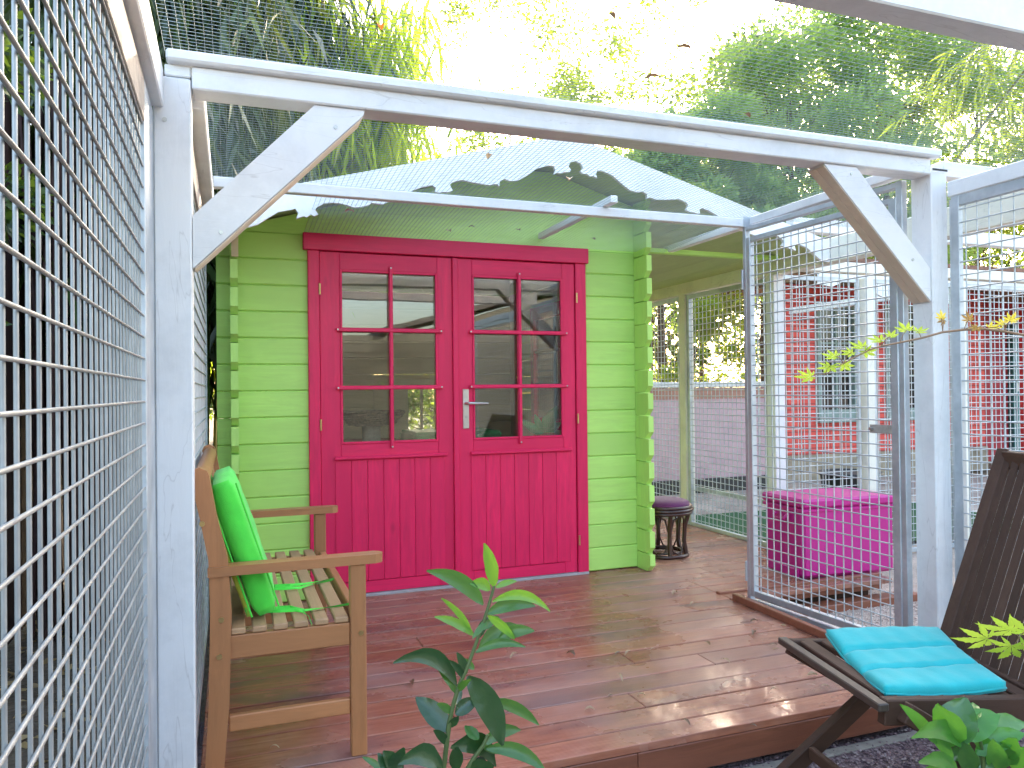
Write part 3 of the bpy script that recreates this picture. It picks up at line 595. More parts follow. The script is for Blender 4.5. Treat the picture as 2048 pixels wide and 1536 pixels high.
# ------------------------------------------------------------------ magenta box
t = thing('storage_box', 'magenta plastic storage box with lid on the deck behind the gate', 'storage box', (2.88, -.42, 0)); t.rotation_euler = (0, 0, R(-4))
bpy.context.view_layer.update()
MG = plain('magenta_plastic', (.50, .010, .22), .42, .06, 3, spec=.5); ML = Matrix.Translation((2.88, -.42, 0)) @ Matrix.Rotation(R(-4), 4, 'Z')
def mp(name, g): return part(name, g, MG, t)
mp('body', G().box(-.31, .30, -.215, .14, .002, .385, .018, ML)); mp('lid', G().box(-.32, .31, -.23, .155, .387, .438, .012, ML))
mp('rim', G().box(-.316, .306, -.223, .148, .365, .384, .004, ML)); mp('foot', G().box(-.32, -.308, -.18, .10, .002, .05, .004, ML))
mp('handle', G().tube([ML@Vector(p) for p in ((-.325, .0, .34), (-.345, .0, .325), (-.345, .0, .315), (-.345, -.10, .315), (-.345, -.10, .325), (-.325, -.10, .34))], .009, 8))
# ------------------------------------------------------------------ folding chair and turquoise cushion
ch = thing('folding_chair', 'dark stained folding wooden chair with slatted back at the right edge', 'chair', (1.45, -2.35, GZ))
F0, F1, B0, B1 = Vector((1.19, -2.13, .305)), Vector((1.09, -2.57, .30)), Vector((1.70, -2.20, .262)), Vector((1.60, -2.62, .245))
off = Vector((0, 0, -.028))
part('seat_rail', G().beam(F0+off, B0+off, .028, .045), DARK['x'], ch); part('seat_rail', G().beam(F1+off, B1+off+Vector((.03, 0, 0)), .028, .062), DARK['x'], ch)
part('front_rail', G().beam(F0+Vector((-.012, .02, -.012)), F1+Vector((-.012, -.02, -.012)), .028, .02), wood('worn_wood', (.075, .05, .038), 'y'), ch)
for i in range(7):
    s = (i+.7)/7.4; part('seat_slat', G().beam(F0.lerp(B0, s)+Vector((0, 0, -.012)), F1.lerp(B1, s)+Vector((0, 0, -.012)), .042, .014), DARK['y'], ch)
T0, T1 = Vector((2.005, -2.20, .84)), Vector((1.905, -2.64, .84))
K0, K1 = Vector((1.66, -2.225, .17)), Vector((1.57, -2.645, .15))
part('back_post', G().beam(K0, T0, .036, .03), DARK['z'], ch); part('back_post', G().beam(K1, T1, .036, .03), DARK['z'], ch)
part('back_rail', G().beam(T0+Vector((-.01, -.01, -.03)), T1+Vector((-.01, .01, -.03)), .03, .055), DARK['y'], ch)
part('back_rail', G().beam(K0.lerp(T0, .1), K1.lerp(T1, .1), .02, .04), DARK['y'], ch)
for i in range(12):
    s = (i+.75)/12.5; a = K0.lerp(K1, s); c = T0.lerp(T1, s)
    part('back_slat', G().beam(a+(c-a)*.04, c-(c-a)*.045, .024, .011, .002, (1, 0, .3)), DARK['z'], ch)
part('leg', G().beam(Vector((1.52, -2.60, .22)), Vector((.98, -2.56, GZ)), .03, .05), DARK['x'], ch)
part('leg', G().beam(Vector((1.60, -2.19, .22)), Vector((1.06, -2.15, GZ)), .03, .05), DARK['x'], ch)
part('leg', G().beam(Vector((1.13, -2.60, .275)), Vector((1.80, -2.68, GZ)), .03, .05), DARK['x'], ch)
part('leg', G().beam(Vector((1.21, -2.11, .27)), Vector((1.86, -2.17, GZ)), .03, .05), DARK['x'], ch)
part('stretcher', G().beam(Vector((1.16, -2.54, -.02)), Vector((1.22, -2.18, -.02)), .02, .035), DARK['y'], ch)
cc = thing('seat_cushion', 'turquoise quilted seat pad lying on the dark folding chair', 'cushion', (1.4, -2.38, .30))
ex = (B1-F1).normalized(); ey = (F0-F1).normalized()
def tq():
    g = G()
    c00, c10, c01, c11 = at(1770, 1384, z=.30), at(2012, 1372, z=.275), at(1652, 1266, z=.325), at(1876, 1262, z=.30)
    def sh(u, v, s):
        p = c00*(1-u)*(1-v)+c10*u*(1-v)+c01*(1-u)*v+c11*u*v
        e = lambda t: max(0, 1-abs(2*t-1)**6)**.5
        h = .026*(.45+.55*e(u)*e(v))
        for k in (.34, .66): h *= 1-.7*math.exp(-((v-k)/.022)**2)
        sagv = -.018*math.sin(math.pi*v)*(1-.4*u)+.012*math.sin(math.pi*u*1.0)*v-.01*math.sin(math.pi*u)
        return p+Vector((0, 0, sagv+s*h+.0012*math.sin(31*u+9*v)))
    g.grid(lambda u, v: sh(u, v, 1), 30, 42).grid(lambda u, v: sh(u, v, -1), 30, 42)
    for v in (0, 1): g.grid(lambda u, s, v=v: sh(u, v, 2*s-1), 30, 1)
    for u in (0, 1): g.grid(lambda v, s, u=u: sh(u, v, 2*s-1), 42, 1)
    me = g.mesh('pad'); bm = bmesh.new(); bm.from_mesh(me); bmesh.ops.remove_doubles(bm, verts=bm.verts, dist=1e-5); bmesh.ops.recalc_face_normals(bm, faces=bm.faces); bm.to_mesh(me); bm.free()
    ring = [sh(u, 0, -.4) for u in np.linspace(0, 1, 12)]+[sh(1, v, -.4) for v in np.linspace(0, 1, 12)][1:]+[sh(u, 1, -.4) for u in np.linspace(1, 0, 12)][1:]+[sh(0, v, -.4) for v in np.linspace(1, 0, 12)][1:]
    return me, ring
me, ring = tq(); part('pad', me, TURQ, cc); part('piping', G().tube(ring, .0032, 6, False), TURQ, cc)
tc_ = at(1765, 1398, z=.275)
# ------------------------------------------------------------------ far run: posts, header, mesh
t = thing('run_frame', 'cream painted timber frame of the second wire run beyond the deck', 'frame', (3.0, .6, 0))
part('post', G().box(2.93, 3.01, 1.10, 1.18, -.0, 1.80, .003), CREAM['z'], t); part('post', G().box(2.93, 3.01, .06, .14, -.0, 1.80, .003), WH['z'], t)
part('post', G().box(2.93, 3.01, 2.7, 2.78, GZ, 1.80, .003), CREAM['z'], t)
part('header', G().box(2.925, 3.015, -1.65, 3.0, 1.782, 1.925, .004), CREAM['y'], t)
for x in (3.73, 4.60): part('post', G().box(x, x+.075, .10, .18, GZ, 1.80, .003), CREAM['z'], t)
part('header', G().box(3.017, 6.2, .09, .17, 1.83, 1.90, .004), CREAM['x'], t)
part('beam', G().box(3.1, 6.2, .06, .14, 2.08, 2.17, .004), WH['x'], t)
yz_panel('mesh_fence', 'galvanised wire panel between the two cream posts behind the stool', 2.955, .17, 1.065, .03, 1.74, -1, rails=(.03, .035), individual=False, sy=.05, sz=.045)
yz_panel('mesh_fence', 'galvanised wire panel left of the far cream post beside the shed', 2.955, 1.215, 2.66, .03, 1.74, -1, rails=(.03, .035), individual=False, sy=.05, sz=.045)
part('mid_rail', G().box(2.985, 3.0, .17, 1.065, .27, .30, .002), GALV, bpy.data.objects['mesh_fence.003'])
def xz_panel(label, y, x0, x1, z0, z1):
    t = thing('mesh_fence', label, 'mesh panel', ((x0+x1)/2, y, z0)); gs = G()
    part('stile', G().box(x0, x0+.03, y-.01, y+.01, z0, z1, .002), GALV, t); part('stile', G().box(x1-.03, x1, y-.01, y+.01, z0, z1, .002), GALV, t)
    part('rail', G().box(x0+.031, x1-.031, y-.0095, y+.0095, z1-.03, z1, .002), GALV, t); part('rail', G().box(x0+.031, x1-.031, y-.0095, y+.0095, z0, z0+.03, .002), GALV, t)
    x = x0+.06
    while x < x1-.03: w_ = wire((x, y, z0), (x, y, z1), .0028); gs.add(w_.v, w_.f, True); x += .05
    z = z0+.05
    while z < z1-.02: w_ = wire((x0, y-.0045, z), (x1, y-.0045, z), .0028); gs.add(w_.v, w_.f, True); z += .05
    part('wire_mesh', gs, WIRE, t, kind='stuff'); return t
xz_panel('galvanised wire panel behind the magenta box, left of the two beyond it', .14, 3.02, 3.71, GZ+.01, 1.80)
xz_panel('galvanised wire panel to the right of the cream post behind the gate', .14, 3.82, 4.59, GZ+.01, 1.80)
xz_panel('rightmost far galvanised wire panel seen past the right white post', .14, 4.70, 5.49, GZ+.01, 1.80)
# ------------------------------------------------------------------ garden wall, house beyond
t = thing('garden_wall', 'pale pink rendered garden wall with a white coping beyond the far run', 'wall', (4.5, 3.55, GZ))
part('wall', G().box(3.2, 5.75, 3.5, 3.62, GZ-.02, 1.06, .004), plain('pink_render', (.55, .36, .37), .8, .12, 6, .2), t)
part('coping', G().box(3.15, 5.8, 3.46, 3.66, 1.062, 1.125, .008), plain('pale_coping', (.7, .66, .62), .7), t)
part('band', G().box(3.2, 5.75, 3.494, 3.499, .93, 1.04), plain('terracotta_band', (.42, .2, .14), .8), t)
part('skirting', G().box(3.2, 5.75, 3.44, 3.498, GZ-.02, .02, .004), plain('dark_base', (.05, .045, .04), .8), t)
def brickm():
    q = MT('red_painted_brick'); tc = q.n("ShaderNodeTexCoord"); mp_ = q.n("ShaderNodeMapping"); q.l(tc.outputs['Object'], mp_.inputs[0]); mp_.inputs['Rotation'].default_value = (R(90), 0, 0)
    br = q.n("ShaderNodeTexBrick"); q.l(mp_.outputs[0], br.inputs[0]); br.inputs['Color1'].default_value = (.78, .10, .07, 1); br.inputs['Color2'].default_value = (.68, .08, .06, 1); br.inputs['Mortar'].default_value = (.38, .06, .05, 1)
    br.inputs['Scale'].default_value = 1; br.inputs['Brick Width'].default_value = .22; br.inputs['Row Height'].default_value = .07; br.inputs['Mortar Size'].default_value = .008
    return q.done(br.outputs[0], .7, q.bump(br.outputs['Fac'], -.4, .01))
h = thing('brick_house', 'red painted brick house with green framed windows beyond the wire runs', 'house', (8.5, 4, GZ))
H0 = 6.08; Y = 3.8
part('wall', G().box(H0, 6.62, Y, Y+.2, .20, 2.35).box(7.25, 7.75, Y, Y+.2, .20, 2.35).box(6.62, 7.25, Y, Y+.2, .20, .66).box(6.62, 7.25, Y, Y+.2, 2.14, 2.35).box(7.75, 8.38, Y, Y+.2, .2, .66).box(7.75, 8.38, Y, Y+.2, 2.14, 2.35).box(8.38, 9.55, Y, Y+.2, .20, 2.35), brickm(), h)
part('plinth', G().box(H0-.02, 9.57, Y-.03, Y+.2, GZ, .198, .004), plain('stone_plinth', (.36, .29, .20), .85, .4, 9, .6), h)
GF = plain('sage_frame', (.24, .30, .26), .5)
for x0 in (6.62, 7.75):
    wf = part('window', G().box(x0, x0+.045, Y-.03, Y+.05, .66, 2.14).box(x0+.585, x0+.63, Y-.03, Y+.05, .66, 2.14).box(x0+.045, x0+.585, Y-.03, Y+.05, .66, .76).box(x0+.045, x0+.585, Y-.03, Y+.05, 2.06, 2.14), GF, h)
    part('sill', G().box(x0-.03, x0+.66, Y-.08, Y-.031, .60, .66, .004), GF, wf)
    part('muntin', G().box(x0+.30, x0+.33, Y-.01, Y+.03, .76, 2.06), GF, wf)
    for z in (1.18, 1.6): part('muntin', G().box(x0+.045, x0+.585, Y-.008, Y+.028, z, z+.025), GF, wf)
    part('pane', G().box(x0+.045, x0+.585, Y+.032, Y+.036, .76, 2.06), plain('dark_glass', (.012, .015, .02), .06, spec=.8), wf)
part('rear_room', G().box(9.551, 12.5, Y+.9, Y+1.1, GZ, 2.35), plain('maroon_wall', (.40, .035, .045), .7), h)
dd = part('door', G().box(11.2, 12.0, Y+.80, Y+.898, GZ+.01, 2.1, .006), plain('teal_door', (.03, .17, .16), .5), h); part('handle', G().tube([(11.26, Y+.78, .95), (11.26, Y+.78, 1.08)], .015, 8), STEEL, dd)
for x in (9.60, 9.95): part('veranda_post', G().box(x, x+.13, 2.9, 3.03, GZ, 2.15, .005), plain('tan_post', (.40, .28, .16), .7), h)
part('veranda_post', G().box(9.72, 9.86, 3.3, 3.42, GZ, 2.15, .005), plain('red_post', (.50, .03, .03), .6), h)
part('soffit', G().box(6.06, 12.2, 2.75, 5.0, 2.352, 2.40), plain('brown_soffit', (.17, .09, .05), .8), h)
part('fascia', G().box(6.06, 12.2, 2.70, 2.748, 2.20, 2.42, .004), WH['x'], h)
part('roof', G().prism([(2.6, 2.425), (7.5, 2.98), (7.5, 3.04), (2.6, 2.47)], 6.04, 12.3, 'x'), plain('clay_roof', (.25, .12, .08), .8, .4, 20, .5), h)
t = thing('planter', 'black plastic planter on the ground behind the magenta box', 'planter', (4.2, .6, GZ))
part('tub', G().tube([(4.15, .7, GZ), (4.15, .7, .38)], [.16, .22], 20), BLACK, t); part('rim', G().tube([(4.15+.225*math.cos(a), .7+.225*math.sin(a), .38) for a in np.linspace(0, 6.283, 24)], .015, 6, False), BLACK, t)
# wall of the run beside the house: carved white fascia with brown soffit
fa = [(4.6, 1.98), (4.75, 1.96), (4.9, 2.02), (5.1, 2.0), (5.3, 1.90), (5.5, 1.84), (5.7, 1.90), (6.0, 1.86), (6.3, 1.84), (6.3, 2.06), (4.6, 2.2)]
part('carved_fascia', G().prism(fa, 1.50, 1.525), WH['x'], h); part('canopy', G().box(4.6, 6.3, 1.53, 1.93, 2.05, 2.09), plain('soffit_brown', (.20, .12, .06), .8), h)
part('rafter', G().box(6.2, 6.28, 1.53, 3.8, 1.97, 2.048), WH['y'], h)
# ------------------------------------------------------------------ behind the viewer: a shed that the panes reflect
bh = thing('boarded_outbuilding', 'grey boarded outbuilding with a gable roof behind the viewer', 'building', (.5, -8.6, GZ))
SID = plain('grey_siding', (.11, .115, .105), .6)
for k in range(15):
    z = GZ+k*.14; part('board', G().box(-1.5, 7.4, -8.52, -8.48, z+.003, z+.138, .004), SID, bh)
part('core', G().box(-1.48, 7.38, -11, -8.53, GZ, 1.96), SID, bh)
part('roof', G().prism([(2.0, 2.02), (5.2, 2.85), (7.8, 2.17), (7.8, 2.25), (5.2, 2.94), (2.0, 2.10)], -11.2, -8.2), FELT, bh)
part('gable', G().prism([(2.2, 1.95), (5.2, 2.8), (7.4, 1.95)], -8.52, -8.5), SID, bh)

# ------------------------------------------------------------------ vegetation
SUN_FLECKS = [(.93, -1.80, .03, .09), (1.30, -1.62, .025, .08), (1.37, -1.92, .05, .06), (1.05, -1.97, .05, .03), (2.24, -.06, .04, .04), (2.36, -.10, .035, .07), (2.14, -.03, .03, .03), (2.08, -.52, .02, .08), (1.76, -1.06, .025, .06), (1.47, -1.12, .015, .03)]  # sun flecks wanted on the deck; leaf gaps are cut to let them through
def in_sun_gap(P):
    t_ = P[:, 2]/SUN.z; X = P[:, 0]-SUN.x*t_; Yv = P[:, 1]-SUN.y*t_; m = np.zeros(len(P), bool)
    for x, y, a, b_ in SUN_FLECKS: m |= ((X-x)/(a+.03))**2+((Yv-y)/(b_+.038))**2 < 1
    m |= (((X-1.2)/1.8)**2+((Yv-1.75)/1.5)**2 < 1) & (P[:, 1] > 5.9) & (rng.uniform(0, 1, len(P)) < .93)  # leaves thinned on purpose so sun reaches the shrubs beyond the porch
    return m
def leaves(name, P, D, L, W, mat, parent, fold=.25, kind=None, carve=True, droop=.0):
    "one folded blade per point: P base, D direction, L length, W width"
    n = len(P)
    if carve:
        k = ~(in_sun_gap(P) | in_sun_gap(P+D*L[:, None]*.5) | in_sun_gap(P+(D+np.array([0, 0, -1.])*droop)*L[:, None])); P, D, L, W = P[k], D[k], L[k], W[k]; n = len(P)
    up = rng.normal(size=(n, 3)); S = np.cross(D, up); S /= np.linalg.norm(S, axis=1)[:, None]+1e-9; N = np.cross(S, D)
    l = L[:, None]; w_ = W[:, None]; dr = np.array([0, 0, -1.])*droop
    v0 = P; v1 = P+D*l*.42+S*w_*.5+N*w_*fold+dr*l*.2; v2 = P+D*l+dr*l; v3 = P+D*l*.42-S*w_*.5+N*w_*fold+dr*l*.2
    V = np.stack([v0, v1, v2, v3], 1).reshape(-1, 3); F = np.arange(4*n).reshape(-1, 4)
    m = bpy.data.meshes.new(name); m.vertices.add(len(V)); m.vertices.foreach_set('co', V.ravel()); m.loops.add(4*n); m.loops.foreach_set('vertex_index', F.ravel())
    m.polygons.add(n); m.polygons.foreach_set('loop_start', np.arange(0, 4*n, 4)); m.polygons.foreach_set('loop_total', np.full(n, 4)); m.update(calc_edges=True)
    return part(name, m, mat, parent, kind=kind)
def unit(V): return V/(np.linalg.norm(V, axis=1)[:, None]+1e-9)
BARK = wood('bark', (.14, .09, .06), 'z', .85, .5, .3, .8, .2)
def tree(label, base, h, rad, n, mat, L=(.05, .10), wr=.5, zc=None, clumps=22, flat=.8, name='garden_tree', nl=7, spread=.16, lean=(0, 0), trunk=.09, group='trees beyond the shed'):
    t = thing(name, label, 'tree', base, group); base = Vector(base); zc = zc or (.38, 1.0)
    top = base+Vector((lean[0], lean[1], h*.9)); mid = base.lerp(top, .5)+Vector((rnd.uniform(-.1, .1), rnd.uniform(-.1, .1), 0))
    part('trunk', G().tube([base, base.lerp(mid, .5), mid, mid.lerp(top, .6), top], [trunk, trunk*.8, trunk*.6, trunk*.35, .01], 8), BARK, t)
    cl = []; lg = G()
    for i in range(clumps):
        a = rnd.uniform(0, 2*math.pi); zz = rnd.uniform(*zc); prof = math.sin(math.pi*min(1, max(.12, (zz-zc[0])/(zc[1]-zc[0])*.85+.12)))**.5; r = rad*prof*math.sqrt(rnd.uniform(.1, 1))
        c = Vector((base.x+lean[0]*zz+r*math.cos(a), base.y+lean[1]*zz+r*math.sin(a)*flat, base.z+h*zz)); cl.append(c)
        s = base.lerp(top, max(.25, zz-.22)); m_ = s.lerp(c, .5)+Vector((0, 0, .08)); lg.tube([s, s.lerp(m_, .5)+Vector((rnd.gauss(0, .1), rnd.gauss(0, .1), -.05)), m_+Vector((rnd.gauss(0, .15), rnd.gauss(0, .15), rnd.gauss(0, .1))), c], [trunk*.14, trunk*.10, trunk*.06, .004], 5, False)
    part('limb', lg, BARK, t, kind='stuff')
    C = np.array([tuple(c) for c in cl]); idx = rng.integers(0, len(C), n); sg = rng.uniform(.5, 1.3, len(C))[idx]*rad*spread*2
    P = C[idx]+unit(rng.normal(size=(n, 3)))*(rng.uniform(0, 1, n)**.45*sg)[:, None]*np.array([1, 1, .7])
    D = unit(P-C[idx]+rng.normal(size=(n, 3))*.12*rad+np.array([0, 0, -.05])); Ls = rng.uniform(*L, n)
    leaves('crown', P, D, Ls, Ls*wr, mat, t); return t
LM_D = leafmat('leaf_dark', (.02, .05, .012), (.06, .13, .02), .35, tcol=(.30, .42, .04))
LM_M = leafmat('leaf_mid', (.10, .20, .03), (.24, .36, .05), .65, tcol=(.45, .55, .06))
LM_Y = leafmat('leaf_sunlit_yellow', (.16, .22, .02), (.36, .34, .04), .65, tcol=(.75, .60, .06))  # yellow leaf colour stands for sunlight on the shrub
LM_B = leafmat('leaf_bamboo_sunlit', (.14, .25, .02), (.46, .46, .04), .65, tcol=(.55, .75, .05))  # sunlit bamboo copy, the light put into a brighter, yellower colour
LM_BD = leafmat('leaf_bamboo_shaded', (.018, .04, .012), (.05, .09, .02), .25, tcol=(.2, .25, .04))  # shaded bamboo copy, the shade put into a darker colour
LM_A = leafmat('leaf_blue_green', (.10, .22, .08), (.28, .40, .13), .6, tcol=(.5, .68, .14))
# drooping bamboo at the upper left
CULM = plain('culm', (.20, .20, .06), .5, .3, 8)
def bamboo(label, centre, n_c, h, sp, n, mat, lean, L=(.10, .19), droop=.35, group='bamboo clumps'):
    t = thing('bamboo', label, 'bamboo', centre, group); Pp = []; Dd = []
    for i in range(n_c):
        bx, by = centre[0]+rnd.uniform(-sp, sp), centre[1]+rnd.uniform(-sp*.7, sp*.7); a = rnd.uniform(-1, 1)*.6; hh = h*rnd.uniform(.8, 1.1); pts = []
        for k in range(9):
            s = k/8; pts.append(Vector((bx+lean[0]*s**2*hh*.5+a*s**2*.5, by+lean[1]*s**2*hh*.5, centre[2]+hh*(s-.22*s**3))))
        part('culm', G().tube(pts, [.016*(1-.8*k/8) for k in range(9)], 6, False), CULM, t)
        for k in range(n//n_c):
            s = rnd.uniform(.35, 1.0); j = min(7, int(s*8)); p = pts[j].lerp(pts[j+1], s*8-j); p = p+Vector((rnd.gauss(0, .22), rnd.gauss(0, .22), rnd.gauss(-.05, .16)))
            Pp.append(tuple(p)); Dd.append((rnd.gauss(lean[0]*.3, .45), rnd.gauss(0, .4), rnd.gauss(-.85, .35)))
    Pp = np.array(Pp); Dd = unit(np.array(Dd)); Ls = rng.uniform(*L, len(Pp)); leaves('foliage', Pp, Dd, Ls, Ls*.13, mat, t, .2, droop=droop); return t
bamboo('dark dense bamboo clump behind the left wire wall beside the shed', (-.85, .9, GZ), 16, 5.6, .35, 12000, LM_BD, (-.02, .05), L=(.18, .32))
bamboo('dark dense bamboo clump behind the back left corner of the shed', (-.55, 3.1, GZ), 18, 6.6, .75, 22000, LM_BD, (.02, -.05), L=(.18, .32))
bamboo('tall green bamboo clump arching over the left side of the shed roof', (-.1, 2.75, GZ), 14, 5.6, .45, 7500, LM_B, (.10, -.10), L=(.20, .34))
bamboo('bamboo clump in sunlit yellow behind the shed, nearest the open sky', (.62, 3.2, GZ), 10, 6.0, .4, 3600, LM_B, (.10, -.08), L=(.20, .34))
# one cane arching in from the right, its branchlets hanging down to the left
t = thing('bamboo', 'bright lime bamboo cane arching in from the right above the wire runs', 'bamboo', (6.2, 1.6, GZ), 'bamboo clumps')
A_ = at(2075, 60, y=.35); cp_ = [Vector((6.2, 1.6, GZ)), Vector((6.1, 1.5, 1.5)), Vector((5.7, 1.2, 2.9)), A_+Vector((.5, .2, .15)), A_, at(1930, 95, y=.2)]
part('culm', G().tube(cp_, [.018, .016, .013, .010, .007, .003], 8), CULM, t); Pp = []; Dd = []
for tx, ty in ((1790, 245), (1815, 205), (1835, 275), (1860, 170), (1880, 235), (1905, 290), (1925, 200), (1950, 250), (1975, 160), (2000, 270), (2020, 200), (2045, 240), (2070, 180), (1965, 120)):
    b_ = cp_[4].lerp(cp_[5], rnd.random()); e_ = at(tx, ty, y=.3+rnd.uniform(-.25, .2)); m_ = b_.lerp(e_, .5)+Vector((-.03, 0, .10)); pts = [b_, b_.lerp(m_, .6)+Vector((0, 0, .03)), m_, m_.lerp(e_, .6), e_]
    part('branchlet', G().tube(pts, [.003, .0025, .002, .0015, .001], 5, False), CULM, t)
    for k in range(17):
        s_ = rnd.uniform(.6, 4.0); j_ = min(3, int(s_)); p = pts[j_].lerp(pts[j_+1], s_-j_); d_ = (pts[j_+1]-pts[j_]).normalized(); Pp.append(tuple(p)); Dd.append((d_.x*1.2+rnd.gauss(0, .3), d_.y+rnd.gauss(0, .25), d_.z*1.2-.35+rnd.gauss(0, .22)))
Ls = rng.uniform(.11, .19, len(Pp)); leaves('foliage', np.array(Pp), unit(np.array(Dd)), Ls, Ls*.13, leafmat('leaf_lime', (.20, .34, .03), (.42, .48, .05), .6, tcol=(.7, .8, .1)), t, .2, droop=.15)
tree('sparse light green tree in front of the bright sky, left one', (4.4, 9.0, GZ), 9.0, 2.3, 8000, LM_M, (.06, .12), clumps=60, spread=.12, trunk=.03)
tree('sparse light green tree in front of the bright sky, right one', (7.4, 9.2, GZ), 9.2, 2.3, 19000, LM_M, (.06, .12), clumps=70, spread=.12, trunk=.03)
tree('blue green tree with hanging leaves above the house corner', (6.4, 6.2, GZ), 5.4, 1.6, 20000, LM_A, (.10, .20), .36, clumps=40, spread=.15)
tree('dense dark evergreen tree above the brick house roof, right one', (11.4, 7.2, GZ), 8.6, 2.6, 27000, LM_A, (.09, .19), .34, clumps=80, spread=.14)
tree('dense dark evergreen tree behind the brick house, left one', (8.9, 6.9, GZ), 7.2, 2.1, 19000, LM_A, (.08, .17), .40, clumps=64, spread=.14)
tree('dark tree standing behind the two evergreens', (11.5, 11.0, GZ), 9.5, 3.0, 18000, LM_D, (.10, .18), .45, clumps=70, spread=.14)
tree('leafy green tree far right behind the brick house', (14.6, 7.8, GZ), 9.4, 2.8, 26000, LM_M, (.09, .17), .42, clumps=60, spread=.15)
tree('shrub in sunlit yellow green behind the pink garden wall, left one', (3.6, 5.0, GZ), 3.3, 1.2, 6500, LM_Y, (.05, .09), .55, clumps=34, spread=.16, name='shrub', zc=(.2, 1))
tree('yellow green shrub behind the pink garden wall, right one', (5.0, 4.9, GZ), 3.9, 1.2, 12000, LM_M, (.05, .09), .55, clumps=34, spread=.16, name='shrub', zc=(.2, 1))
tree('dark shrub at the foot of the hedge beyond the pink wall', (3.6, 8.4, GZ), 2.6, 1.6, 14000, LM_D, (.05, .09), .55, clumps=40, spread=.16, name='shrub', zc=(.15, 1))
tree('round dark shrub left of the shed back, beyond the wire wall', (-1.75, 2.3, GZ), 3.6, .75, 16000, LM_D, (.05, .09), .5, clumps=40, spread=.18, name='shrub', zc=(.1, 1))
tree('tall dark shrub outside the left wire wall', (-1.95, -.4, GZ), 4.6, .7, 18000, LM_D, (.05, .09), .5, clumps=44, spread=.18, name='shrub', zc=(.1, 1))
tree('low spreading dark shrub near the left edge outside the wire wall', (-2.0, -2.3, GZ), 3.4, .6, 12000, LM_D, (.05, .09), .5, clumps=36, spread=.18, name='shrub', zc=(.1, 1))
# thicket of dark stems close outside the left wire wall
t = thing('stem_thicket', 'dark reddish brown stems standing close outside the left wire wall', 'hedge', (-1.0, .2, GZ))
STEM = plain('dark_stem', (.050, .020, .016), .7, .5, 20, .4)
for i in range(70):
    x = rnd.uniform(-1.30, -.72); y = .15+rnd.uniform(0, .5)+(x+.7)*-.2; part('stem', G().tube([(x, y, GZ), (x+rnd.uniform(-.04, .04), y, 1.2), (x+rnd.uniform(-.09, .09), y, 2.7)], rnd.uniform(.010, .024), 6, False), STEM, t)
t = thing('backing_fence', 'dark brown boards added as a backing behind the stems left of the shed', 'fence', (-2.6, 1, GZ))  # boards added as an opaque backing that keeps the left side dark
FB = wood('dark_backing', (.045, .019, .015), 'z', .8)
for i in range(32): part('board', G().box(-1.40, -1.375, -.75+i*.14, -.614+i*.14, GZ, 2.5, .004), FB, t)
for i in range(26): part('board', G().box(-3.06, -3.03, -3.4+i*.14, -3.264+i*.14, GZ, 2.3, .004), FB, t)
for i in range(14): part('board', G().box(-2.60+i*.14, -2.464+i*.14, 3.6, 3.63, GZ, 2.2, .004), FB, t)
# dead leaves and litter on the ground left
P = np.stack([rng.uniform(-2.4, -.65, 1500), rng.uniform(-3, 3.4, 1500), np.full(1500, GZ-.01)], 1); D = unit(rng.normal(size=(1500, 3))*np.array([1, 1, .25])); Ls = rng.uniform(.04, .09, 1500)
leaves('leaf_litter', P, D, Ls, Ls*.35, leafmat('dead_leaf', (.25, .16, .07), (.50, .36, .18), .2), None, kind='stuff', carve=False)
tree('low leafy shrub put in behind the added shed back window', (1.9, 4.4, GZ), 2.6, .9, 9000, LM_M, (.05, .09), .5, clumps=30, spread=.18, name='shrub', zc=(.15, 1))  # shrub put in to dim the bright view through the added window
# distant tree belt closing the horizon
for i, (x, y, h_) in enumerate(((-9, 14, 6), (-4.5, 16, 6.5), (0, 17, 4.2), (12.5, 15, 6), (18, 12, 8), (-8, 6, 6.5), (-6.5, 0, 6), (17, 4, 7))):
    where = ('far left back', 'left back', 'behind the shed', 'right back beyond the house', 'far right back', 'left side', 'nearest on the left', 'far right side')[i]
    tree('distant leafy tree in the belt, '+where, (x, y, GZ), h_, 2.8, 7000, LM_D, (.14, .25), .5, clumps=40, spread=.17, name='distant_tree', zc=(.12, 1), group='distant tree belt')

# ------------------------------------------------------------------ near plants, leaf by leaf
def blade(b0, tip, w_, arch=.12, side=None, curl=.15, nu=9, twist=0.0, up=(0, 0, 1)):
    "a leaf blade with midrib fold: base, tip, width, upward arch"
    b0 = Vector(b0); tip = Vector(tip); d = tip-b0; L = d.length; dn = d.normalized(); view = (CP-b0).normalized()
    s = dn.cross(Vector(up)).normalized() if side is None else Vector(side).normalized()
    s = (Matrix.Rotation(twist, 3, dn) @ s); n = s.cross(dn).normalized(); g = G(); vs = []
    for i in range(nu+1):
        t = i/nu; c = b0+d*t+Vector(up)*arch*L*4*t*(1-t)*.5-Vector((0, 0, 1))*0; wi = w_*.5*(math.sin(math.pi*min(1, t**.85*.97+.02))**.75)+.0006
        wav = .06*w_*math.sin(t*19+L*90)
        vs += [c-s*wi+n*(curl*wi+wav), c-s*wi*.5+n*curl*wi*.35, c, c+s*wi*.5+n*curl*wi*.35, c+s*wi+n*(curl*wi-wav)]
    g.add(vs, [(5*i+k, 5*i+k+1, 5*i+k+6, 5*i+k+5) for i in range(nu) for k in range(4)], True); return g
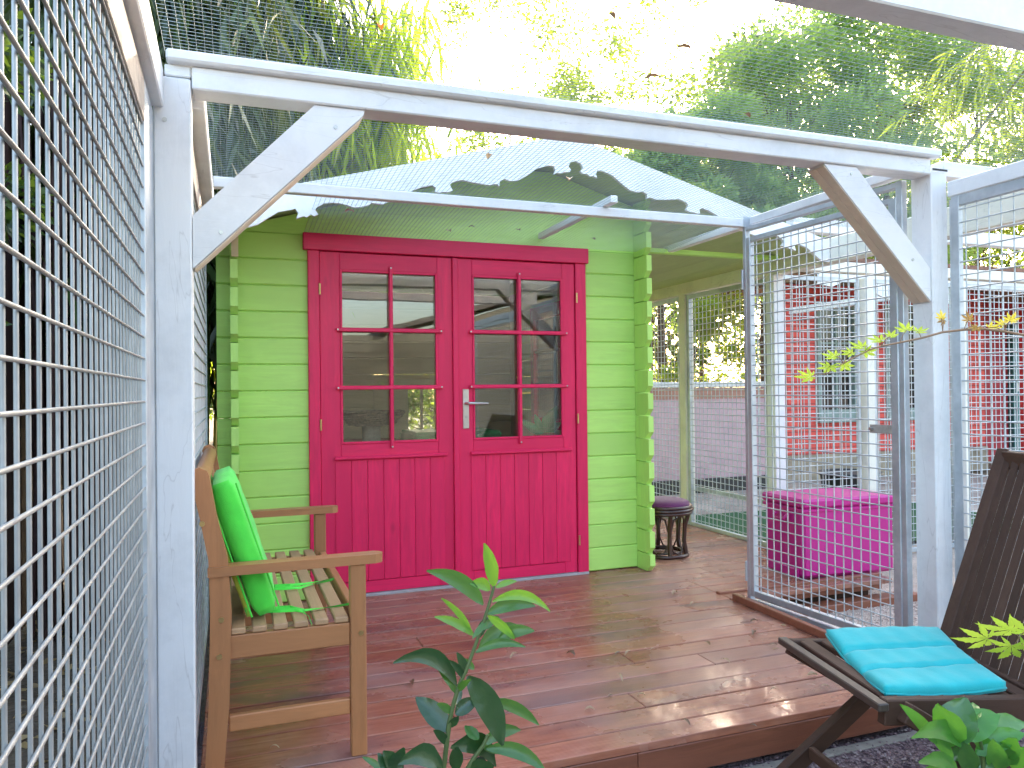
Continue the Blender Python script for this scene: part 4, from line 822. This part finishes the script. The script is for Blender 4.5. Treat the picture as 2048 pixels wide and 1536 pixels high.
def veined(name, a, b, rough=.25, trans=.25):
    q = MT(name); v = q.coords(); n1 = q.noise(v, 30, 4); col = q.mix(n1, a, b); q.done(col, rough, q.bump(q.noise(v, 90, 3), .25, .003), spec=.6)
    tr = q.n("ShaderNodeBsdfTranslucent"); tr.inputs[0].default_value = (b[0]*2.6, min(1, b[1]*2.0), b[2], 1); mx = q.n("ShaderNodeMixShader"); mx.inputs[0].default_value = trans
    q.l(q.b.outputs[0], mx.inputs[1]); q.l(tr.outputs[0], mx.inputs[2]); q.l(mx.outputs[0], q.out.inputs[0]); return q.m
OLD = veined('laurel_old', (.018, .055, .018), (.03, .085, .025), .22, .12); MIDL = veined('laurel_mid', (.04, .13, .03), (.07, .19, .04), .25, .25); YNG = veined('laurel_young', (.09, .25, .03), (.15, .36, .05), .25, .35)
def plant(name, label, stems, lv, off, scl, y0, sm, dy=.05, wk=1.0):
    pts = lambda s: [at(off[0]+a/scl, off[1]+c/scl, y=y0) for a, c in s]
    base = pts(stems[0])[0]; t = thing(name, label, 'plant', (base.x, base.y, GZ))
    for i, s in enumerate(stems):
        p = pts(s); p = [Vector((p[0].x-.01, p[0].y, GZ-.01))]+p; part('stem', G().tube(p, [.006*(1-.55*k/len(p)) for k in range(len(p))], 8), sm, t)
    for i, (bx, by, tx, ty, w_, m, arch, tw) in enumerate(lv):
        r1 = random.Random(i*7+3); yy = y0+r1.uniform(-dy, dy); a = at(off[0]+bx/scl, off[1]+by/scl, y=y0); c = at(off[0]+tx/scl, off[1]+ty/scl, y=yy)
        dep = (a-CP).length; view = (CP-a).normalized(); dn = (c-a).normalized(); s = dn.cross(view).normalized()
        up = view.cross(dn).cross(dn); u = s if s.z > 0 else -s
        part('leaf', blade(a, c, w_/scl/FPX*dep*wk, arch, side=s, up=u, twist=tw, curl=.22), {'o': OLD, 'm': MIDL, 'y': YNG}[m], t)
    return t
LST = plain('green_stem', (.10, .14, .04), .5)
plant('laurel_plant', 'young laurel with glossy green leaves in front of the deck edge', [[(600, 1560), (612, 1480), (640, 1250), (660, 1150), (700, 1010), (760, 880), (810, 740), (860, 600), (900, 470), (925, 380), (930, 360)], [(745, 1560), (800, 1470), (860, 1390), (890, 1320)]],
 [(930, 365, 865, 85, 95, 'y', .05, .3), (860, 480, 495, 262, 110, 'm', .22, 0), (905, 385, 775, 345, 80, 'y', .3, 0), (940, 370, 1075, 330, 40, 'y', .1, 0), (920, 460, 1292, 525, 70, 'y', .38, .2), (885, 540, 1195, 490, 95, 'm', .2, 0),
  (890, 550, 1062, 705, 65, 'y', .1, .4), (830, 780, 1075, 610, 120, 'm', .15, .2), (960, 700, 1190, 650, 85, 'm', .2, 0), (810, 790, 1132, 755, 60, 'm', .25, 0), (800, 680, 545, 560, 62, 'y', .12, .3), (780, 650, 590, 440, 40, 'y', .1, 0),
  (690, 1000, 278, 857, 110, 'o', .42, 0), (680, 1050, 490, 780, 75, 'm', .12, .4), (750, 930, 690, 790, 55, 'o', .1, 0), (762, 942, 985, 1392, 170, 'o', .14, 0), (635, 1300, 425, 1080, 140, 'o', .08, .1), (680, 1190, 825, 1090, 95, 'o', .1, 0),
  (800, 900, 740, 830, 40, 'm', 0, 0), (900, 1100, 1218, 1258, 75, 'm', .15, 0), (860, 1380, 1100, 1290, 90, 'm', .2, .2), (650, 1400, 942, 1525, 140, 'o', .40, 0), (690, 1400, 680, 1560, 90, 'o', 0, 0), (880, 1410, 1265, 1560, 95, 'm', .25, 0),
  (830, 1350, 740, 1265, 70, 'm', 0, .3), (690, 1150, 720, 990, 60, 'o', .1, .6), (820, 700, 905, 560, 60, 'o', .1, .2), (640, 1270, 700, 1200, 55, 'o', 0, .5), (735, 960, 640, 840, 45, 'o', .1, .2), (700, 1040, 780, 960, 45, 'm', .1, .3), (880, 590, 790, 700, 40, 'm', 0, .2), (860, 640, 960, 560, 55, 'm', .1, .3), (655, 1180, 560, 1120, 50, 'm', .1, 0), (625, 1380, 540, 1290, 55, 'o', .1, 0), (860, 1400, 960, 1440, 50, 'm', .1, 0), (800, 1480, 880, 1530, 60, 'o', .1, 0)], (700, 1060), 3.2267, -2.45, LST, wk=.88)
plant('laurel_plant', 'low dark leaved laurel seedling at the bottom edge left of the taller one', [[(480, 1620), (430, 1570)], [(300, 1620), (230, 1560)]],
 [(600, 1560, 310, 1510, 120, 'o', .45, 0), (330, 1580, 215, 1425, 90, 'o', .1, 0), (270, 1580, 350, 1405, 85, 'o', .1, .3), (230, 1570, 80, 1465, 35, 'm', .1, 0), (780, 1600, 930, 1520, 100, 'o', .2, 0), (250, 1560, 180, 1440, 60, 'o', 0, .4)], (700, 1060), 3.2267, -2.50, LST)
EU = veined('spindle_leaf', (.055, .20, .035), (.10, .31, .05), .22, .3); EUP = veined('spindle_leaf_dark', (.03, .11, .03), (.06, .18, .045), .2, .2)
YNG_, MID_, OLD_ = YNG, MIDL, OLD; YNG, MIDL, OLD = EU, EU, EUP
plant('spindle_shrub', 'rounded bright green shrub in the bottom right corner', [[(1700, 1640), (1690, 1480), (1600, 1380)], [(1780, 1640), (1760, 1400), (1720, 1250)], [(1900, 1640), (1880, 1450), (1900, 1380)]],
 [(1560, 1390, 1450, 1100, 160, 'm', .1, 0), (1570, 1380, 1650, 1055, 200, 'o', .1, 0), (1640, 1340, 1875, 1172, 150, 'y', .15, 0), (1450, 1370, 1203, 1100, 62, 'y', .1, 0), (1700, 1440, 1278, 1330, 105, 'y', .25, 0), (1800, 1340, 2060, 1235, 120, 'm', .2, 0),
  (1720, 1440, 2050, 1300, 115, 'm', .15, 0), (1700, 1220, 1705, 1092, 75, 'y', 0, 0), (1690, 1560, 1640, 1360, 100, 'o', 0, 0), (1880, 1560, 1830, 1340, 100, 'm', 0, .2), (1950, 1520, 1900, 1370, 110, 'y', 0, 0), (1600, 1560, 1330, 1500, 80, 'm', .2, 0),
  (2000, 1560, 2060, 1390, 130, 'm', 0, 0), (1750, 1600, 1770, 1440, 120, 'o', 0, 0), (1560, 1480, 1360, 1250, 60, 'y', .1, 0), (1900, 1460, 1990, 1330, 110, 'y', 0, .3), (1650, 1480, 1560, 1400, 90, 'o', 0, 0), (1820, 1420, 1700, 1330, 80, 'y', .1, 0), (1500, 1600, 1380, 1530, 80, 'm', .1, 0)], (1448, 1086), 3.4133, -2.72, LST, .06)
# maple twigs
MPL = leafmat('maple_leaf', (.22, .45, .04), (.36, .56, .05), .5, .45, tcol=(.7, .85, .1)); MPY = leafmat('maple_leaf_yellow', (.55, .50, .05), (.68, .55, .06), .5, .5, tcol=(.9, .75, .1)); MPB = leafmat('maple_leaf_brown', (.16, .08, .04), (.40, .27, .06), .3, .6)
def maple_leaf(c, r, ang, tilt, nl=7):
    "a palmate leaf: lobes with toothed edges, in its own tilted plane"
    c = Vector(c); view = (CP-c).normalized(); right = Vector((1, -.3, 0)).normalized(); up = view.cross(right).normalized()*-1
    up = Vector((0, 0, 1)); fw = (up*math.cos(tilt)+view*math.sin(tilt)).normalized(); g = G()
    for i in range(nl):
        a = ang+(i-(nl-1)/2)*R(42); ln = r*(1-.13*abs(i-(nl-1)/2)**1.3); d = right*math.cos(a)+fw*math.sin(a); s = (right*-math.sin(a)+fw*math.cos(a)); nn = d.cross(s)
        pr = [(0, 0), (.18, .05), (.32, .105), (.36, .085), (.48, .15), (.52, .115), (.64, .13), (.68, .09), (.80, .075), (.83, .05), (1.0, 0)]
        vs = []
        for t, w_ in pr: bend = nn*(-.16*r*t*t*(1 if i % 2 else .6)); vs += [c+d*ln*t+s*w_*ln*1.15+bend+nn*.03*r*w_*8, c+d*ln*t+bend, c+d*ln*t-s*w_*ln*1.15+bend+nn*.03*r*w_*8]
        g.add(vs, [f for k in range(len(pr)-1) for f in ((3*k, 3*k+1, 3*k+4, 3*k+3), (3*k+1, 3*k+2, 3*k+5, 3*k+4))], True)
    return g
TW = plain('maple_twig', (.26, .15, .08), .6)
def maple(label, twig, lv, off, scl, y0):
    tp = [at(off[0]+a/scl, off[1]+c/scl, y=y0) for a, c in twig]; t = thing('maple_branch', label, 'branch', tuple(tp[0]))
    part('twig', G().tube(tp, [.0035-.0024*k/(len(tp)-1) for k in range(len(tp))], 8), TW, t)
    for i, (x, y, r, an, tl, m) in enumerate(lv):
        rr = random.Random(i); c = at(off[0]+x/scl, off[1]+y/scl, y=y0+rr.uniform(-.03, .03)); dep = (c-CP).length
        q_ = min(tp, key=lambda p: (p-c).length); part('petiole', G().tube([q_, q_.lerp(c, .5)+Vector((0, 0, .004)), c], .0009, 5, False), TW, t)
        part('leaf', maple_leaf(c, r/scl/FPX*dep, R(an), tl), {'g': MPL, 'y': MPY, 'b': MPB}[m], t)
maple('long maple twig with green and yellowing leaves crossing in front of the right post', [(2120, 285), (2048, 262), (1900, 235), (1750, 216), (1600, 222), (1440, 240), (1280, 285), (1120, 318), (980, 345), (900, 370), (820, 410), (700, 470), (560, 560)],
 [(455, 570, 130, 190, .95, 'g'), (600, 490, 135, 250, 1.0, 'g'), (700, 480, 110, 300, .9, 'g'), (640, 420, 110, 170, 1.05, 'g'), (760, 390, 95, 210, 1.0, 'g'), (860, 380, 110, 320, .9, 'g'), (840, 350, 110, 150, 1.1, 'g'), (980, 300, 110, 170, 1.15, 'g'), (1050, 270, 80, 60, 1.0, 'g'),
  (1170, 225, 105, 120, 1.0, 'g'), (1250, 235, 95, 20, 1.15, 'g'), (1430, 135, 60, 90, .4, 'y'), (1450, 150, 50, 200, .2, 'b'), (1635, 150, 70, 100, .5, 'b'), (1700, 200, 80, 240, 1.0, 'b'), (1790, 205, 110, 350, 1.15, 'y'), (1945, 155, 90, 60, .9, 'y'), (1900, 175, 80, 160, 1.1, 'y')], (1500, 600), 3.737, -2.75)
maple('maple twig with lime green leaves in front of the slatted chair back', [(2200, 640), (2048, 690), (1980, 700), (1900, 690), (1830, 690)],
 [(1800, 650, 210, 190, .98, 'g'), (1960, 700, 190, 250, .9, 'g'), (1960, 590, 200, 170, 1.05, 'g'), (2060, 600, 160, 120, 1.0, 'g'), (2040, 690, 150, 330, 1.0, 'g')], (1448, 1086), 3.4133, -2.80)

# ------------------------------------------------------------------ dry leaves on deck and netting
DRY = [leafmat('dry_leaf_a', (.28, .18, .10), (.48, .35, .22), .2), leafmat('dry_leaf_b', (.10, .06, .035), (.22, .13, .07), .15)]
pix = [(1290, 1390), (1420, 1290), (1300, 1300), (1510, 1265), (1540, 1380), (1345, 1190), (1500, 1245), (1380, 1210), (1225, 1390), (1245, 1363), (1460, 1325), (1555, 1290), (1545, 1300), (1610, 1330), (1635, 1350), (1660, 1375), (1230, 1310), (1020, 1318), (820, 1362), (890, 1490), (540, 1495), (1150, 1312), (1250, 1310), (1380, 1450), (1110, 1230), (1190, 1420), (1620, 1240), (1560, 1250), (1500, 1450), (930, 1350)]
for i, (x, y) in enumerate(pix):
    rr = random.Random(i+50); p = at(x, y, z=.006); a = rr.uniform(0, 6.28); L = rr.uniform(.02, .055); d = Vector((math.cos(a), math.sin(a), rr.uniform(.0, .15)))*L
    o = part('fallen_leaf', blade(p, p+d, L*rr.uniform(.16, .42), rr.uniform(.1, .5), curl=rr.uniform(.3, 1.0)), DRY[i % 5 in (1, 3)])
    dk = i % 5 in (1, 3); wh = 'by the folding chair' if x > 1480 and y > 1280 else 'near the foot of the wire gate' if x > 1400 and y <= 1280 else 'between the laurel and the bench' if x < 940 else 'in front of the right shed wall' if y < 1300 else 'on the front boards'
    tag(o, ('dark curled' if dk else 'pale narrow')+' dry leaf on the deck '+wh, 'leaf', ('dark' if dk else 'pale')+' dry leaves on the deck '+wh)
pix = [(760, 50, 'o'), (1215, 30, 'b'), (1385, 100, 'b'), (1290, 160, 'b'), (1500, 235, 'b'), (975, 318, 'a'), (708, 424, 'o'), (1140, 358, 'a'), (830, 470, 'b'), (950, 455, 'b'), (1035, 460, 'b'), (1190, 480, 'b'), (895, 462, 'a'), (1020, 485, 'b')]
ORG = leafmat('orange_leaf', (.75, .16, .02), (.85, .25, .04), .5, tcol=(1, .3, .05))
for i, (x, y, m) in enumerate(pix):
    rr = random.Random(i+90); p = at(x, y, z=1.93 if y < 300 else 1.90); a = rr.uniform(0, 6.28); L = rr.uniform(.03, .055); d = Vector((math.cos(a), math.sin(a), .1))*L
    o = part('fallen_leaf', blade(p, p+d, L*.5, .3, curl=.5), {'o': ORG, 'b': DRY[1], 'a': DRY[0]}[m]); wh = 'above the front beam' if y < 260 else 'over the shed door' if y > 430 else 'in front of the carved gable board'
    lb_ = {'o': 'bright orange leaf', 'b': 'dark withered leaf', 'a': 'pale tan leaf'}[m]+' caught on the roof netting '+wh; tag(o, lb_, 'leaf', lb_.replace('leaf', 'leaves'))
